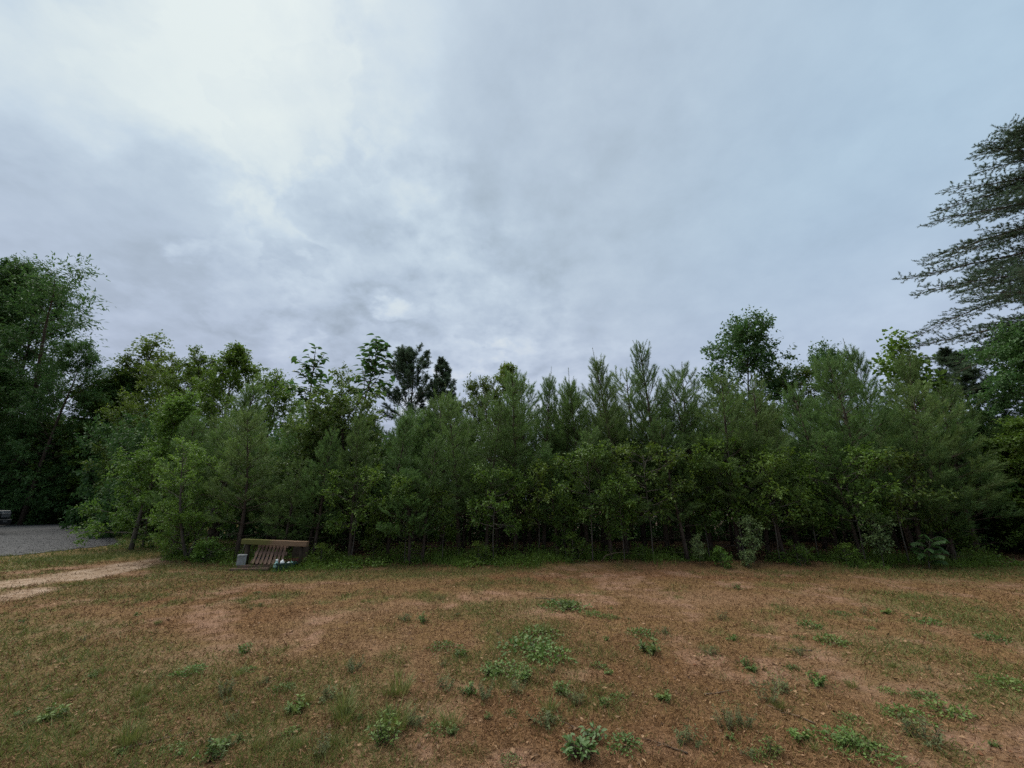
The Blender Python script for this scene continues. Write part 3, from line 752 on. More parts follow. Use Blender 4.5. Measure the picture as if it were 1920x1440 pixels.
# ------------------------------------------------------------------ the far trees behind the gravel
FAR = 'tall trees behind the gravel pad'
by_top('oak_tree', OAK[0], 2, 452, 31, 'tallest dark green tree, cut off by the edge beyond the gravel', 'tree', FAR, 1.0, 1.0)
by_top('oak_tree', OAK[1], 86, 484, 32, 'tall dark tree with a rounded top just beside the tallest tree', 'tree', FAR, .8, 2.0)
by_top('oak_tree', OAK[0], 52, 510, 34, 'dark tree filling the gap behind the two tallest trees', 'tree', FAR, 1.0, 2.2)
by_top('oak_tree', OAK[1], -60, 480, 30, 'dark tree mostly outside the picture beside the tallest tree', 'tree', FAR, 1.2, 1.2)
by_top('oak_tree', OAK[1], 122, 528, 33, 'dark full tree behind the feathery branched tree', 'tree', FAR, .95, 3.6)
by_top('locust_tree', LOCUST, 152, 500, 30, 'tall tree with thin feathery branches against the sky above the gravel', 'tree', FAR, 1.15, .4)
by_top('oak_tree', OAK[0], 150, 640, 29, 'broad dark tree whose fingered top steps down from the tall trees', 'tree', FAR, 1.0, 4.0)
by_top('oak_tree', OAK[1], 40, 690, 28.6, 'dark lower tree in front of the tall trees by the parked pickup', 'tree', FAR, 1.5, 3.0)
by_top('oak_tree', OAK[1], 210, 690, 31.6, 'dark green tree between the tall trees and the sparse topped tree', 'tree', FAR, 1.25, 5.0)
for i, (px, Y, s) in enumerate(((-60, 30.9, 1.3), (10, 30.9, 1.1), (42, 31.2, 1.3), (75, 30.8, 1.25), (105, 31.5, 1.2), (128, 30.8, 1.1), (155, 31.0, 1.2), (178, 30.9, 1.25), (225, 27, 1.3), (268, 24.5, 1.25), (262, 20.5, 1.0), (305, 22, 1.2), (345, 19.5, 1.0))):
    p = at_depth(px, 985, Y)
    place('bush', BUSH[0][0] if i % 3 else BUSH[1][0], (p.x, Y, Hs(p.x, Y)), 'dark leafy bush at the foot of the wood beyond the gravel', 'bush', 'bushes along the far edge of the gravel', None, (s, s, s * (1.0 if i % 2 else 1.35)))
MIDG = 'leafy trees between the gravel and the pines'
by_top('poplar_tree', SPARSE_FAR, 276, 614, 32, 'thin topped poplar whose loose leaves stand out against the sky', 'tree', MIDG, 1.4)
by_top('leafy_tree', MID[0], 266, 668, 32.4, 'green leafy tree right under the thin topped poplar', 'tree', MIDG, 1.2)
by_top('leafy_tree', MID[2], 334, 662, 25, 'rounded leafy tree between the thin topped poplar and the twin topped one', 'tree', MIDG, 1.0)
by_top('leafy_tree', MID[0], 388, 652, 22, 'broad leafy tree rising behind the bright green sapling', 'tree', MIDG, .95)
by_top('leafy_tree', MID[1], 446, 640, 21, 'narrow pointed leafy tree behind the tall upswept pine', 'tree', MIDG, 1.0)
by_top('leafy_tree', MID[2], 525, 692, 20, 'low rounded leafy tree between the narrow tree and the big leaved tree', 'tree', MIDG, 1.0)
by_top('leafy_tree', MID[1], 215, 705, 31.2, 'dark leafy tree at the end of the gravel pad', 'tree', MIDG, 1.3)
by_top('bright_sapling', BRIGHT, 322, 722, 14.6, 'bright yellow green sapling at the corner of the wood by the gravel', 'tree', None, 1.0, .7)
by_top('bright_sapling', BRIGHT, 308, 860, 15.4, 'low bright green sapling nearest the gravel pad', 'tree', None, 1.1, 2.9)
by_top('yellow_shrub', YELLOW, 402, 806, 12.3, 'yellow green shrub tree left of the blue green pine behind the beam', 'tree', None, 1.0, .2)
by_top('yellow_shrub', YELLOW, 350, 930, 12.6, 'low yellow green shrub at the grassy corner of the wood', 'tree', None, 1.3, 2.2)
by_top('vine_mound', MOUND, 690, 698, 15.0, 'yellow green vine covered tree humped below the big leaved tree', 'tree', None, 1.05, .5)
by_top('vine_mound', MOUND, 590, 760, 15.4, 'lower vine covered tree beside the humped vine tree', 'tree', None, .9, 2.5)
by_top('tall_pine', TALLPINE[0], 776, 648, 30, 'tall dark pine with a round crown far behind the young pines', 'pine', None, 1.15, .3)
by_top('tall_pine', TALLPINE[1], 836, 664, 30, 'slimmer dark pine just beside the tall round crowned pine', 'pine', None, 1.0, 1.3)
by_top('leafy_tree', MID[1], 955, 676, 20, 'slender leafy tree poking up behind the middle of the pines', 'tree', None, .9)
by_top('leafy_tree', MID[2], 908, 702, 20, 'small leafy treetop just before the slender tree behind the pines', 'tree', None, .75)
by_top('round_hardwood', ROUND, 1358, 596, 20, 'big round dark hardwood standing high above the pines', 'tree', None, 1.0, 1.0)
by_top('leafy_tree', MID[2], 1465, 676, 19, 'low dark leafy treetop between the big round hardwood and its neighbour', 'tree', None, .9)
by_top('round_hardwood', ROUND, 1522, 630, 19, 'smaller hardwood with a ragged top next to the big round hardwood', 'tree', None, .75, 2.6)
by_top('poplar_tree', SPARSE, 1668, 606, 17, 'spindly poplar with separate round leaves against the sky', 'tree', None, 1.0, .5)
by_top('poplar_tree', SPARSE, 1735, 655, 17, 'shorter spindly poplar beside the one with separate round leaves', 'tree', None, 1.15, 2.5)
by_top('dark_conifer', TALLPINE[1], 1788, 642, 18, 'dark conifer below the feathery boughs of the huge conifer', 'pine', None, 1.2, .5)
by_top('leafy_tree', ROUND, 1835, 605, 13.6, 'leafy tree under the lowest bough of the huge conifer', 'tree', None, .9, 1.5)
by_top('leafy_tree', ROUND, 1935, 575, 13.6, 'dense leafy tree filling the edge below the huge conifer', 'tree', None, 1.1, .3)
by_top('leafy_tree', MID[2], 1890, 780, 13.0, 'low leafy tree by the grass under the huge conifer', 'tree', None, 1.6, 2.3)
by_top('huge_conifer', SPRAY, 2038, 165, 13.2, 'huge conifer with long feathery boughs hanging into the sky', 'pine', None, 1.0, .9)
by_top('huge_conifer', SPRAY, 2075, 330, 15.5, 'second big conifer, its bough tips showing below the huge one', 'pine', None, 1.0, 2.6)
for i, (px, Y) in enumerate(((1800, 14.6), (1850, 15.5), (1900, 14.4), (1955, 13.2), (1990, 14.8))):
    p = at_depth(px, 985, Y)
    place('bush', BUSH[i % 2][0], (p.x, Y, Hs(p.x, Y)), 'dark leafy bush in the shade under the huge conifer', 'bush', 'bushes under the huge conifer', None, (1.1, 1.1, 1.0))

# ------------------------------------------------------------------ the stand of young pines
ROW = 'young pines along the front of the stand'
def pine(i, px, py, Y, label, ws=1.0): 
    pr = PINES[i] if isinstance(i, int) else i
    return by_top('young_pine', pr, px, py, Y, label, 'pine', ROW, ws, None, (RNG.normal() * .02, RNG.normal() * .02))
pine(3, 456, 698, 13.4, 'tall upswept pine rising behind the blue green pine', 1.3)
pine(2, 492, 765, 11.9, 'blue green pine standing right behind the beam and pallet', 1.15)
pine(0, 385, 772, 13.2, 'soft young pine between the bright sapling and the yellow shrub', 1.0)
pine(4, 555, 850, 11.7, 'low pine whose crown hangs over the end of the beam', 1.2)
pine(1, 620, 785, 11.8, 'slim young pine first past the beam, thin bare trunk', 1.0)
pine(5, 686, 754, 11.7, 'pointed young pine in front of the vine covered hump', 1.0)
pine(3, 747, 762, 12.1, 'pale tipped young pine below the tall dark pine', 1.1)
pine(6, 806, 812, 11.6, 'short young pine in the gap before the spire topped pine', 1.1)
pine(1, 872, 712, 12.5, 'spire topped pine with a brown leader left of the middle', 1.0)
pine(2, 916, 748, 12.2, 'young pine between the spire topped pine and the middle pine', 1.0)
pine(0, 966, 692, 12.6, 'middle pine with a straight bare trunk down to the weeds', 1.0)
pine(3, 1012, 682, 13.2, 'thin spired pine first past the middle pine', .9)
pine(1, 1046, 704, 13.6, 'small spired pine between two taller spires past the middle', .85)
pine(5, 1086, 678, 13.0, 'dense pale topped pine left of the tallest candles', 1.0)
pine(3, 1148, 642, 12.6, 'pine with the tallest pale candles against the clouds', .95)
pine(PINE_CANDELABRA, 1212, 640, 13.0, 'dark pine with many upturned arms beside the tallest candles', 1.0)
pine(2, 1290, 684, 12.6, 'bushy pine between the many armed pine and the big hardwood', 1.1)
pine(6, 1336, 692, 12.1, 'pine with upturned twigs in front of the big round hardwood', 1.1)
pine(4, 1384, 704, 12.6, 'pine directly below the big round hardwood', 1.0)
pine(5, 1440, 716, 12.9, 'pine between the big round hardwood and the wide soft pine', 1.0)
pine(2, 1500, 700, 12.4, 'pine on the near flank of the wide soft pine', 1.0)
pine(PINE_WIDE, 1562, 656, 12.1, 'wide soft pine with spreading branches, below the ragged hardwood', 1.0)
pine(3, 1606, 622, 13.6, 'twin spired pine standing clear just past the wide soft pine', 1.0)
pine(1, 1640, 642, 13.8, 'lower spire beside the twin spired pine', .9)
pine(6, 1690, 704, 12.2, 'soft pine below the spindly poplar', 1.15)
pine(4, 1746, 742, 12.7, 'pine at the grassy end of the stand', 1.15)
pine(2, 1796, 705, 14.0, 'dim pine set back below the dark conifer', 1.2)
pine(6, 780, 872, 11.3, 'shortest pine at the edge of the weeds, left half of the stand', 1.3)
pine(2, 1130, 792, 11.5, 'short pine under the tallest candles', 1.2)
pine(0, 1258, 775, 11.6, 'short pine in front of the many armed pine', 1.2)
pine(4, 1425, 790, 11.7, 'short pine before the pine below the big hardwood', 1.2)
pine(2, 1655, 765, 11.5, 'short bushy pine near the bright leaved sapling', 1.25)
pine(1, 1722, 820, 11.4, 'short pine last in the row above the fan leaved plant', 1.3)
pine(3, 1040, 830, 11.7, 'short pine beside the straight trunk of the middle pine', 1.2)
pine(0, 1560, 800, 11.4, 'short pine in front of the wide soft pine', 1.2)
pine(5, 790, 742, 14.0, 'pine in the second row just below the slimmer dark pine', 1.2)
pine(2, 842, 728, 14.2, 'pine in the second row left of the spire topped pine', 1.2)
pine(4, 936, 716, 14.0, 'pine in the second row left of the middle pine', 1.2)
pine(6, 990, 704, 14.2, 'pine in the second row just past the middle pine', 1.1)
pine(2, 1064, 706, 14.4, 'bushy pine in the second row behind the small spired pine', 1.2)
pine(4, 1116, 690, 14.0, 'pine in the second row filling the gap before the tallest candles', 1.2)
pine(6, 1180, 684, 14.2, 'pine in the second row between the tallest candles and the many armed pine', 1.2)
pine(0, 1252, 680, 14.2, 'pine in the second row just past the many armed pine', 1.2)
n = 0
for Y in (14.8, 16.6):
    for px in np.arange(395 if Y < 17 else 430, 1790, 900.0 / Y):
        q = px + RNG.normal() * 12; p = at_depth(q, 1000, Y + RNG.normal() * .3)
        k = RNG.uniform(.86, 1.04)
        place('young_pine', PINES[n % 7][0], (p.x, p.y, Hs(p.x, p.y)), 'young pine deep in the stand, hidden behind the front pines', 'pine', 'young pines deep in the stand', None, (k * 1.1, k * 1.1, k)); n += 1

# ------------------------------------------------------------------ the big leaved tree, every leaf a part
def big_leaf_mesh():
    mb = MB(); k = 6
    t = np.linspace(0, 1, k); w = np.array([.16, .85, 1.0, .8, .45, .02]) * .5
    zc = -.35 * t ** 2
    c = np.stack([t, 0 * t, zc], -1); l = np.stack([t, w * .75, zc + .10 * w], -1); r = np.stack([t, -w * .75, zc + .10 * w], -1)
    v = np.concatenate([l, c, r]); f = []
    for a in range(k - 1):
        for o in (0, k): f += [[o + a, o + k + a, o + a + 1], [o + a + 1, o + k + a, o + k + a + 1]]
    mb.add(v, f, np.tile(.35 + .2 * t, 3)); return mb.mesh('leaf', [MAT['leaf_dark']], True)
BIGLEAF = big_leaf_mesh()
def big_leaf_tree(px, py, Y, label, n_leaf, spread, lean):
    top = at_depth(px, py, Y); z0 = Hs(top.x, Y); h = top.z - z0
    o = empty('big_leaved_tree', (top.x, Y, z0)); tag(o, label, 'tree')
    tr = MB(); trunk = grow((0, 0, -.1), (0, 0, 1), h * .97, 10, jitter=.02); tr.tube(trunk, np.linspace(.09, .015, 11), 8)
    spots = []
    for i in range(24):
        zf = .68 + .31 * (i + .5) / 24; p0, _ = along(trunk, np.array([zf])); a = 2.4 * i; el = math.radians(RNG.uniform(0, 60))
        L = spread * RNG.uniform(.6, 1.1) * (1.0 - .45 * (zf - .68) / .31)
        q = grow(p0[0], (math.cos(a) * math.cos(el), math.sin(a) * math.cos(el), math.sin(el)), L, 5, (0, 0, .5), .08)
        tr.tube(q, np.linspace(.022, .007, 6), 5)
        for s_ in np.linspace(.3, 1, max(3, n_leaf // 24)):
            pp, dd = along(q, np.array([s_])); spots.append((pp[0], dd[0]))
    tr.obj('trunk', [MAT['bark']], o, True)
    for p, d in spots:
        a = RNG.uniform(0, 6.28); s = RNG.uniform(.22, .36)
        L = link('leaf', BIGLEAF, o)
        dv = Vector(d) * .6 + Vector((math.cos(a), math.sin(a), RNG.uniform(-.8, .15)))
        qn = dv.to_track_quat('X', 'Z')
        L.location = Vector(p) + Vector(RNG.normal(size=3) * .10); L.rotation_mode = 'QUATERNION'; L.rotation_quaternion = qn; L.scale = (s, s, s)
big_leaf_tree(682, 630, 17, 'big leaved tree with drooping leaves standing above the vine hump', 288, 1.35, 0)
big_leaf_tree(592, 655, 17.3, 'lower big leaved tree reaching out beside the taller one', 240, 1.35, 0)

# ------------------------------------------------------------------ forest edge: saplings and shrubs
def edge_plant(name, pr, px, py, Y, h, label, cat, ws=1.0):
    p = at_depth(px, py, Y); k = h / pr[1]
    return place(name, pr[0], (p.x, Y, Hs(p.x, Y)), label, cat, 'shrubs and saplings along the edge of the stand', None, (k * ws, k * ws, k))
edge_plant('pale_sapling', PALE[0], 1412, 1040, 10.85, 1.25, 'slender pale leaved sapling alone before the dark gap', 'sapling', 1.0)
edge_plant('bright_shrub', SHRUB[1], 1352, 1050, 10.7, .5, 'small bright green shrub at the edge of the bare dirt', 'shrub')
edge_plant('thin_shrub', PALE[0], 1312, 1050, 10.8, .8, 'thin upright shrub just before the small bright green shrub', 'shrub')
edge_plant('bright_shrub', PALE[1], 1405, 1060, 10.7, .42, 'yellow green shrub at the foot of the pale sapling', 'shrub')
edge_plant('bright_sapling', PALE[0], 1650, 1030, 10.8, 1.5, 'bright broad leaved sapling low in the stand near its grassy end', 'sapling')
edge_plant('leafy_sapling', SAPLING, 1170, 1040, 11.0, 2.2, 'leafy sapling reaching up beside a bent bare trunk', 'sapling', 1.1)
edge_plant('leafy_sapling', SAPLING, 1330, 1040, 11.9, 3.0, 'taller leafy sapling behind the thin upright shrub', 'sapling', 1.0)
edge_plant('leafy_sapling', SAPLING, 1535, 1040, 11.6, 2.7, 'leafy sapling with a straight stem below the wide soft pine', 'sapling', 1.0)
edge_plant('leafy_sapling', SAPLING, 830, 1040, 11.7, 2.1, 'leafy sapling below the short pine near the middle', 'sapling', 1.1)
edge_plant('leafy_sapling', SAPLING, 1060, 1035, 11.5, 1.7, 'leafy sapling low down past the middle pine', 'sapling', 1.1)
edge_plant('leafy_sapling', SAPLING, 700, 1035, 11.6, 1.5, 'leafy sapling low behind the weeds beyond the tub', 'sapling', 1.2)
edge_plant('leafy_sapling', SAPLING, 1790, 1030, 11.4, 1.9, 'leafy sapling where the stand meets the grass', 'sapling', 1.4)
edge_plant('low_shrub', SHRUB[0], 900, 1045, 11.3, .6, 'low shrub at the foot of the spire topped pine', 'shrub', 1.2)
edge_plant('low_shrub', SHRUB[0], 1078, 1045, 11.2, .75, 'low shrub with a bare branch lying beside it', 'shrub', 1.2)
edge_plant('low_shrub', SHRUB[0], 1500, 1055, 10.9, .6, 'low shrub between the pale sapling and the fan leaved plant', 'shrub', 1.2)
edge_plant('low_shrub', SHRUB[0], 1590, 1055, 10.9, .55, 'low shrub before the bright broad leaved sapling', 'shrub', 1.3)
edge_plant('low_shrub', SHRUB[0], 1200, 1050, 11.1, .45, 'low shrub at the foot of the bent bare trunk', 'shrub', 1.3)
edge_plant('low_shrub', SHRUB[0], 605, 1045, 11.2, .6, 'low shrub in the grass just past the end of the beam', 'shrub', 1.3)
edge_plant('low_shrub', SHRUB[0], 330, 1012, 13.2, .7, 'low shrub at the grassy corner by the dirt track', 'shrub', 1.4)
edge_plant('low_shrub', SHRUB[1], 385, 1045, 11.6, .7, 'low shrub beside the concrete block', 'shrub', 1.2)
for px, py, Y, h, lab in ((660, 1035, 11.5, 2.7, 'young broad leaved tree in the gap right of the slim bare trunked pine'), (925, 1035, 11.5, 2.6, 'young broad leaved tree before the middle pine'), (1110, 1035, 11.3, 3.1, 'young broad leaved tree hanging over the dark gap past the middle pine'),
        (1225, 1040, 11.5, 3.3, 'young broad leaved tree under the many armed pine'), (1395, 1035, 11.8, 3.6, 'young broad leaved tree behind the pale sapling'), (1460, 1040, 11.3, 3.0, 'young broad leaved tree between the pale sapling and the wide soft pine'),
        (1620, 1040, 11.2, 3.2, 'young broad leaved tree above the bright broad leaved sapling'), (1700, 1040, 11.2, 3.0, 'young broad leaved tree over the fan leaved plant'), (1010, 1035, 11.9, 2.9, 'young broad leaved tree below the thin spired pine'), (760, 1035, 11.6, 2.4, 'young broad leaved tree low behind the pale tipped pine')):
    edge_plant('young_tree', UNDER, px, py, Y, h, lab, 'tree', 1.0)
# sumac-like plant with long fans of leaflets; every leaflet can be told apart
def small_leaf_mesh(name, wid, mat):
    mb = MB(); k = 5; t = np.linspace(0, 1, k); w = np.array([.1, .9, 1., .65, .02]) * wid / 2; zc = -.16 * t ** 2
    c = np.stack([t, 0 * t, zc], -1); l = np.stack([t, w, zc + .2 * w], -1); r = np.stack([t, -w, zc + .2 * w], -1); f = []
    for a in range(k - 1):
        for o in (0, k): f += [[o + a, o + k + a, o + a + 1], [o + a + 1, o + k + a, o + k + a + 1]]
    mb.add(np.concatenate([l, c, r]), f, np.tile(.4 + .2 * t, 3)); return mb.mesh(name, [mat], True)
LEAFLET = small_leaf_mesh('leaf', .42, MAT['leaf_dark'])
def fan_plant(px, py, Y, h, label):
    p = at_depth(px, py, Y); o = empty('fan_leaved_plant', (p.x, Y, Hs(p.x, Y))); tag(o, label, 'plant')
    st = MB(); stem = grow((0, 0, -.05), (.05, -.1, 1), h, 6, jitter=.04); st.tube(stem, np.linspace(.014, .006, 7), 6)
    spots = []
    for i in range(14):
        zf = .20 + .80 * i / 13; p0, _ = along(stem, np.array([zf])); a = 2.4 * i; el = math.radians(58 - 15 * zf)
        q = grow(p0[0], (math.cos(a) * math.cos(el), math.sin(a) * math.cos(el), math.sin(el)), .38, 6, (0, 0, -1.5), .12); st.tube(q, np.linspace(.006, .002, 7), 4)
        for s_ in np.linspace(.25, .98, 10):
            pp, dd = along(q, np.array([s_])); sv = norm(np.cross(dd[0], np.array([0, 0, 1.0])))
            for sg in (1, -1): spots.append((pp[0], norm(dd[0] * .45 + sv * sg + np.array([0, 0, -.7]))))
    st.obj('stem', [MAT['pale_bark']], o, True)
    for pp, d in spots:
        L = link('leaf', LEAFLET, o); L.location = Vector(pp); L.rotation_mode = 'QUATERNION'
        L.rotation_quaternion = Vector(d).to_track_quat('X', 'Z'); s = RNG.uniform(.09, .14); L.scale = (s, s, s)
fan_plant(1742, 1066, 10.6, .72, 'fan leaved bright plant with drooping fronds at the grassy end of the stand')

def build_undergrowth():
    n = 5200
    x = RNG.uniform(-9.6, 17.0, n); d = RNG.random(n) ** .75
    front = 10.75 + .6 * (vnoise(x * .5, x * 0, 71) - .5) + .6 * (vnoise(x * 1.7, x * 0, 72) - .5) + .5 * sstep(x, .8, 2.5) * (1 - sstep(x, 6.5, 8)) + .9 * sstep(-x, 5.5, 8.5)
    y = front + d * 1.7
    keep = fbm(x * .9, y * .9, 73, 3) + .12 * (x < 0) > .42; x, y, d = x[keep], y[keep], d[keep]; n = len(x)
    h = (.06 + .34 * d) * RNG.uniform(.5, 1.2, n) * (.5 + vnoise(x * 1.3, y * 1.3, 77))
    z = H(x, y); per = 9
    B = np.stack([x, y, z], -1)[:, None] + RNG.normal(size=(n, per, 3)) * .075; B[..., 2] = z[:, None] + h[:, None] * RNG.random((n, per))
    A = norm(RNG.normal(size=(n * per, 3)) + np.array([0, 0, .1])); nr = norm(RNG.normal(size=(n * per, 3)) * .5 + np.array([0, 0, 1.]))
    sz = RNG.uniform(.035, .085, n * per)
    mb = MB(); mb.leaves(B.reshape(-1, 3), A, nr, sz, sz * RNG.uniform(.4, .75, n * per), np.clip(np.repeat(.3 + .5 * vnoise(x * 2, y * 2, 79), per) + RNG.normal(size=n * per) * .15, 0, 1))
    st = np.stack([x, y, z], -1); mb.blades(st, RNG.normal(size=(n, 3)) * .25 + np.array([0, 0, 1.]), h * 1.1 + .04, .006, .2, 1)
    nb = 15000; j = RNG.integers(0, n, nb); cl = vnoise(x[j] * 1.1, y[j] * 1.1, 75) > .5; j = j[cl]; nb = len(j)
    gb = st[j] + RNG.normal(size=(nb, 3)) * np.array([.09, .12, 0]); gb[:, 1] -= .16 * RNG.random(nb) * 2; gb[:, 2] = H(gb[:, 0], gb[:, 1])
    mb.blades(gb, RNG.normal(size=(nb, 3)) * .35 + np.array([0, 0, 1.]), RNG.uniform(.10, .40, nb), .009, np.clip(RNG.normal(.6, .2, nb), 0, 1))
    tag(mb.obj('undergrowth', [MAT['leaf'], MAT['twig']]), kind='stuff')
build_undergrowth()
# dead stuff on the forest floor: brown needles and twigs
def build_litter():
    n = 26000; x = RNG.uniform(-10, 17, n); y = 10.9 + RNG.random(n) * 6; z = H(x, y) + .01
    mb = MB(); a = RNG.uniform(0, 6.28, n)
    mb.blades(np.stack([x, y, z], -1), np.stack([np.cos(a), np.sin(a), RNG.uniform(-.02, .25, n)], -1), RNG.uniform(.1, .25, n), .007, RNG.random(n))
    tag(mb.obj('needle_litter', [material('dead_needle', (.07, .035, .018), (.17, .09, .045), rough=.9)]), kind='stuff')
build_litter()
# the wood behind the stand, one dim mass
def build_woods():
    mb = MB()
    def mass(n, x0, x1, y0, y1, h, leaf):
        x = RNG.uniform(x0, x1, n); y = RNG.uniform(y0, y1, n); z = RNG.random(n) ** 1.35 * h * (.65 + .5 * vnoise(x * .5, y * .5, 41))
        nr = norm(RNG.normal(size=(n, 3)) * .7 + np.array([0, -.4, .8])); sz = leaf * RNG.uniform(.6, 1.3, n)
        mb.leaves(np.stack([x, y, z], -1), RNG.normal(size=(n, 3)), nr, sz, sz * .6, np.clip(RNG.normal(.4, .2, n), 0, 1))
        for i in range(int((x1 - x0) * 1.6)):
            p = np.array([RNG.uniform(x0, x1), RNG.uniform(y0, y1), -.1]); mb.tube(grow(p, (0, 0, 1), h * .8, 3, jitter=.03), [.07, .06, .05, .04], 5, .3, 1)
    mass(60000, -13, 26, 17.6, 21, 4.6, .22)
    mass(26000, -50, -15, 33.5, 37, 9.0, .42)
    tag(mb.obj('woods', [MAT['leaf_dark'], MAT['bark']]), kind='stuff')
build_woods()
FIELD_WEEDS = (
    ('mat', 1060, 1140, 1.7, 'widest bright weed clump, alone near the bare dirt band'), ('forb', 1060, 1142, 1.2, 'upright leafy weed growing from the widest bright clump'),
    ('blue', 757, 1166, .9, 'slim grey green weed standing alone left of the middle patch'), ('forb', 798, 1170, 1.0, 'dark leafy weed left of the middle patch, beside the slim grey weed'),
    ('mat', 1112, 1156, .8, 'small leafy weed just past the widest bright clump'), ('mat', 1141, 1160, .7, 'small dark weed second past the widest bright clump'),
    ('mat', 1200, 1192, .9, 'upper one of two dark weeds on the bare slope past the middle patch'), ('forb', 1217, 1226, 1.25, 'bigger lower one of two dark weeds past the middle patch'),
    ('blue', 664, 1258, .9, 'grey green weed in the bare area left of the middle patch'), ('forb', 460, 1224, .9, 'leafy weed alone in the reddish grass'),
    ('mat', 830, 1218, .8, 'small leafy weed at the near corner of the middle patch'), ('forb', 862, 1232, .9, 'leafy weed along the near rim of the middle patch'),
    ('mat', 990, 1222, 1.6, 'broad leafy weed in the heart of the middle patch'), ('mat', 1028, 1236, 1.4, 'leafy weed on the far flank of the middle patch'),
    ('mat', 940, 1262, 1.2, 'leafy weed low in the middle patch'), ('forb', 975, 1276, 1.1, 'dark leafy weed at the bottom of the middle patch'),
    ('forb', 925, 1268, .9, 'leafy weed at the near bottom corner of the middle patch'), ('mat', 1010, 1196, 1.4, 'yellowish weed at the top of the middle patch'), ('grass', 1020, 1190, .8, 'grass tuft at the top of the middle patch'),
    ('blue', 836, 1294, .9, 'pale weed below the middle patch, in a gap of bare soil'), ('grass', 748, 1306, 1.1, 'tall thin grass tuft left of the pale weed below the middle patch'),
    ('forb', 882, 1302, .8, 'dark weed below the middle patch beside a dry stalk'), ('blue', 910, 1312, .9, 'faint grey weed below the middle patch'), ('blue', 972, 1306, .9, 'grey green tuft below the bottom weed of the middle patch'),
    ('forb', 1050, 1302, .8, 'dark leafy weed below the far flank of the middle patch'), ('blue', 1078, 1322, .8, 'feathery grey weed by the dark leafy weed below the patch'),
    ('grass', 1030, 1338, .7, 'yellow green tuft above the pair of pale stalks'), ('blue', 1020, 1362, 1.0, 'pale stalky weed above the large dark broad leaved weed'),
    ('forb', 552, 1337, .95, 'bright round weed alone on the bare soil'), ('blue', 616, 1316, .9, 'grey green upright weed up from the bright round weed'), ('grass', 642, 1338, 1.0, 'green tuft just past the bright round weed'),
    ('grass', 645, 1358, .9, 'thin tuft under the green tuft past the bright round weed'), ('mat', 530, 1296, .6, 'small weed above the bright round weed'), ('blue', 420, 1310, .9, 'pale spreading weed in the dry grass left of the bright round weed'),
    ('forb', 722, 1348, .8, 'upper bright weed of the yellow green clump'), ('grass', 736, 1368, 1.2, 'yellow green tuft in the middle of the bright clump'), ('forb', 726, 1400, 1.2, 'lower leafy weed of the yellow green clump'),
    ('blue', 775, 1362, .8, 'brownish weed beside the yellow green clump'), ('grass', 842, 1366, .7, 'small thin tuft between the bright clump and the broad leaved weed'), ('forb', 848, 1376, .5, 'tiny weed at the foot of the small thin tuft'),
    ('blue', 600, 1420, .9, 'grey green weed at the very bottom, left of the bright clump'), ('forb', 400, 1428, 1.0, 'dark leafy weed at the bottom in the greener grass'), ('grass', 240, 1400, .9, 'tall green grass tuft in the near grassy corner'),
    ('grass', 260, 1310, .75, 'green tuft in the grassy corner beside a dark weed'), ('forb', 95, 1352, .9, 'dark weed low in the near grassy corner'), ('mat', 355, 1265, .8, 'flat weed in the fading grass'),
    ('forb', 1405, 1250, .7, 'small dark weed on the bare slope'), ('forb', 1412, 1256, .6, 'tiny weed touching the small dark weed on the slope'), ('forb', 1487, 1250, .6, 'single dark weed on the dry slope'),
    ('forb', 1530, 1278, .9, 'round yellow green weed on the dry slope'), ('blue', 1462, 1292, 1.0, 'feathery pale weed on the dry slope, upper of two'), ('blue', 1436, 1314, 1.2, 'feathery pale weed on the dry slope, lower of two'),
    ('forb', 1248, 1312, .7, 'small dark weed alone on bare brown soil'), ('blue', 1360, 1360, .9, 'pale feathery weed near the bottom of the slope'), ('blue', 1392, 1358, .8, 'fainter pale weed beside the feathery one near the bottom'),
    ('forb', 1500, 1385, .8, 'small very dark weed near the bottom of the slope'), ('blue', 1292, 1390, .9, 'pale upright weed past the broad leaved weed'), ('mat', 1170, 1400, .7, 'grey weed beside the large dark broad leaved weed'),
    ('forb', 1440, 1415, .8, 'leafy weed close to the bottom edge of the slope'), ('mat', 1580, 1390, .95, 'leaning creeping weed on the slope, upper part'), ('mat', 1620, 1408, .95, 'leaning creeping weed on the slope, lower part'), ('forb', 1600, 1398, .9, 'leafy weed between the two leaning creeping weeds'),
    ('blue', 1735, 1385, 1.2, 'dull green weed in the near grassy patch'), ('mat', 1700, 1340, .9, 'dark creeping weed above the dull green weed'), ('mat', 1780, 1335, .9, 'dark creeping weed toward the grass'),
    ('forb', 1380, 1104, .9, 'small weed alone at the edge of the bare dirt band'), ('blue', 1355, 1160, .9, 'grey weed on the upper dry slope'), ('forb', 1372, 1200, .7, 'small leafy weed on the upper dry slope'),
    ('mat', 1518, 1176, .8, 'small dark weed on the orange bare spot'), ('mat', 1560, 1206, 1.0, 'low weed below the orange bare spot'), ('mat', 1575, 1150, .7, 'first of three small weeds toward the green side'), ('blue', 1620, 1150, .8, 'second of three small weeds toward the green side'), ('forb', 1665, 1150, .8, 'third of three small weeds toward the green side'),
    ('blue', 1500, 1226, .6, 'faint weed between the orange bare spot and the yellow weed'), ('blue', 1330, 1225, .8, 'pale scraggly weed on the dry middle slope'), ('blue', 1245, 1190, .8, 'pale scraggly weed past the two dark weeds'),
    ('mat', 1740, 1170, .9, 'spreading weed in the green side of the field'), ('mat', 1860, 1200, .9, 'spreading weed far over on the green side'), ('mat', 1890, 1290, 1.0, 'spreading weed in the near green patch'))
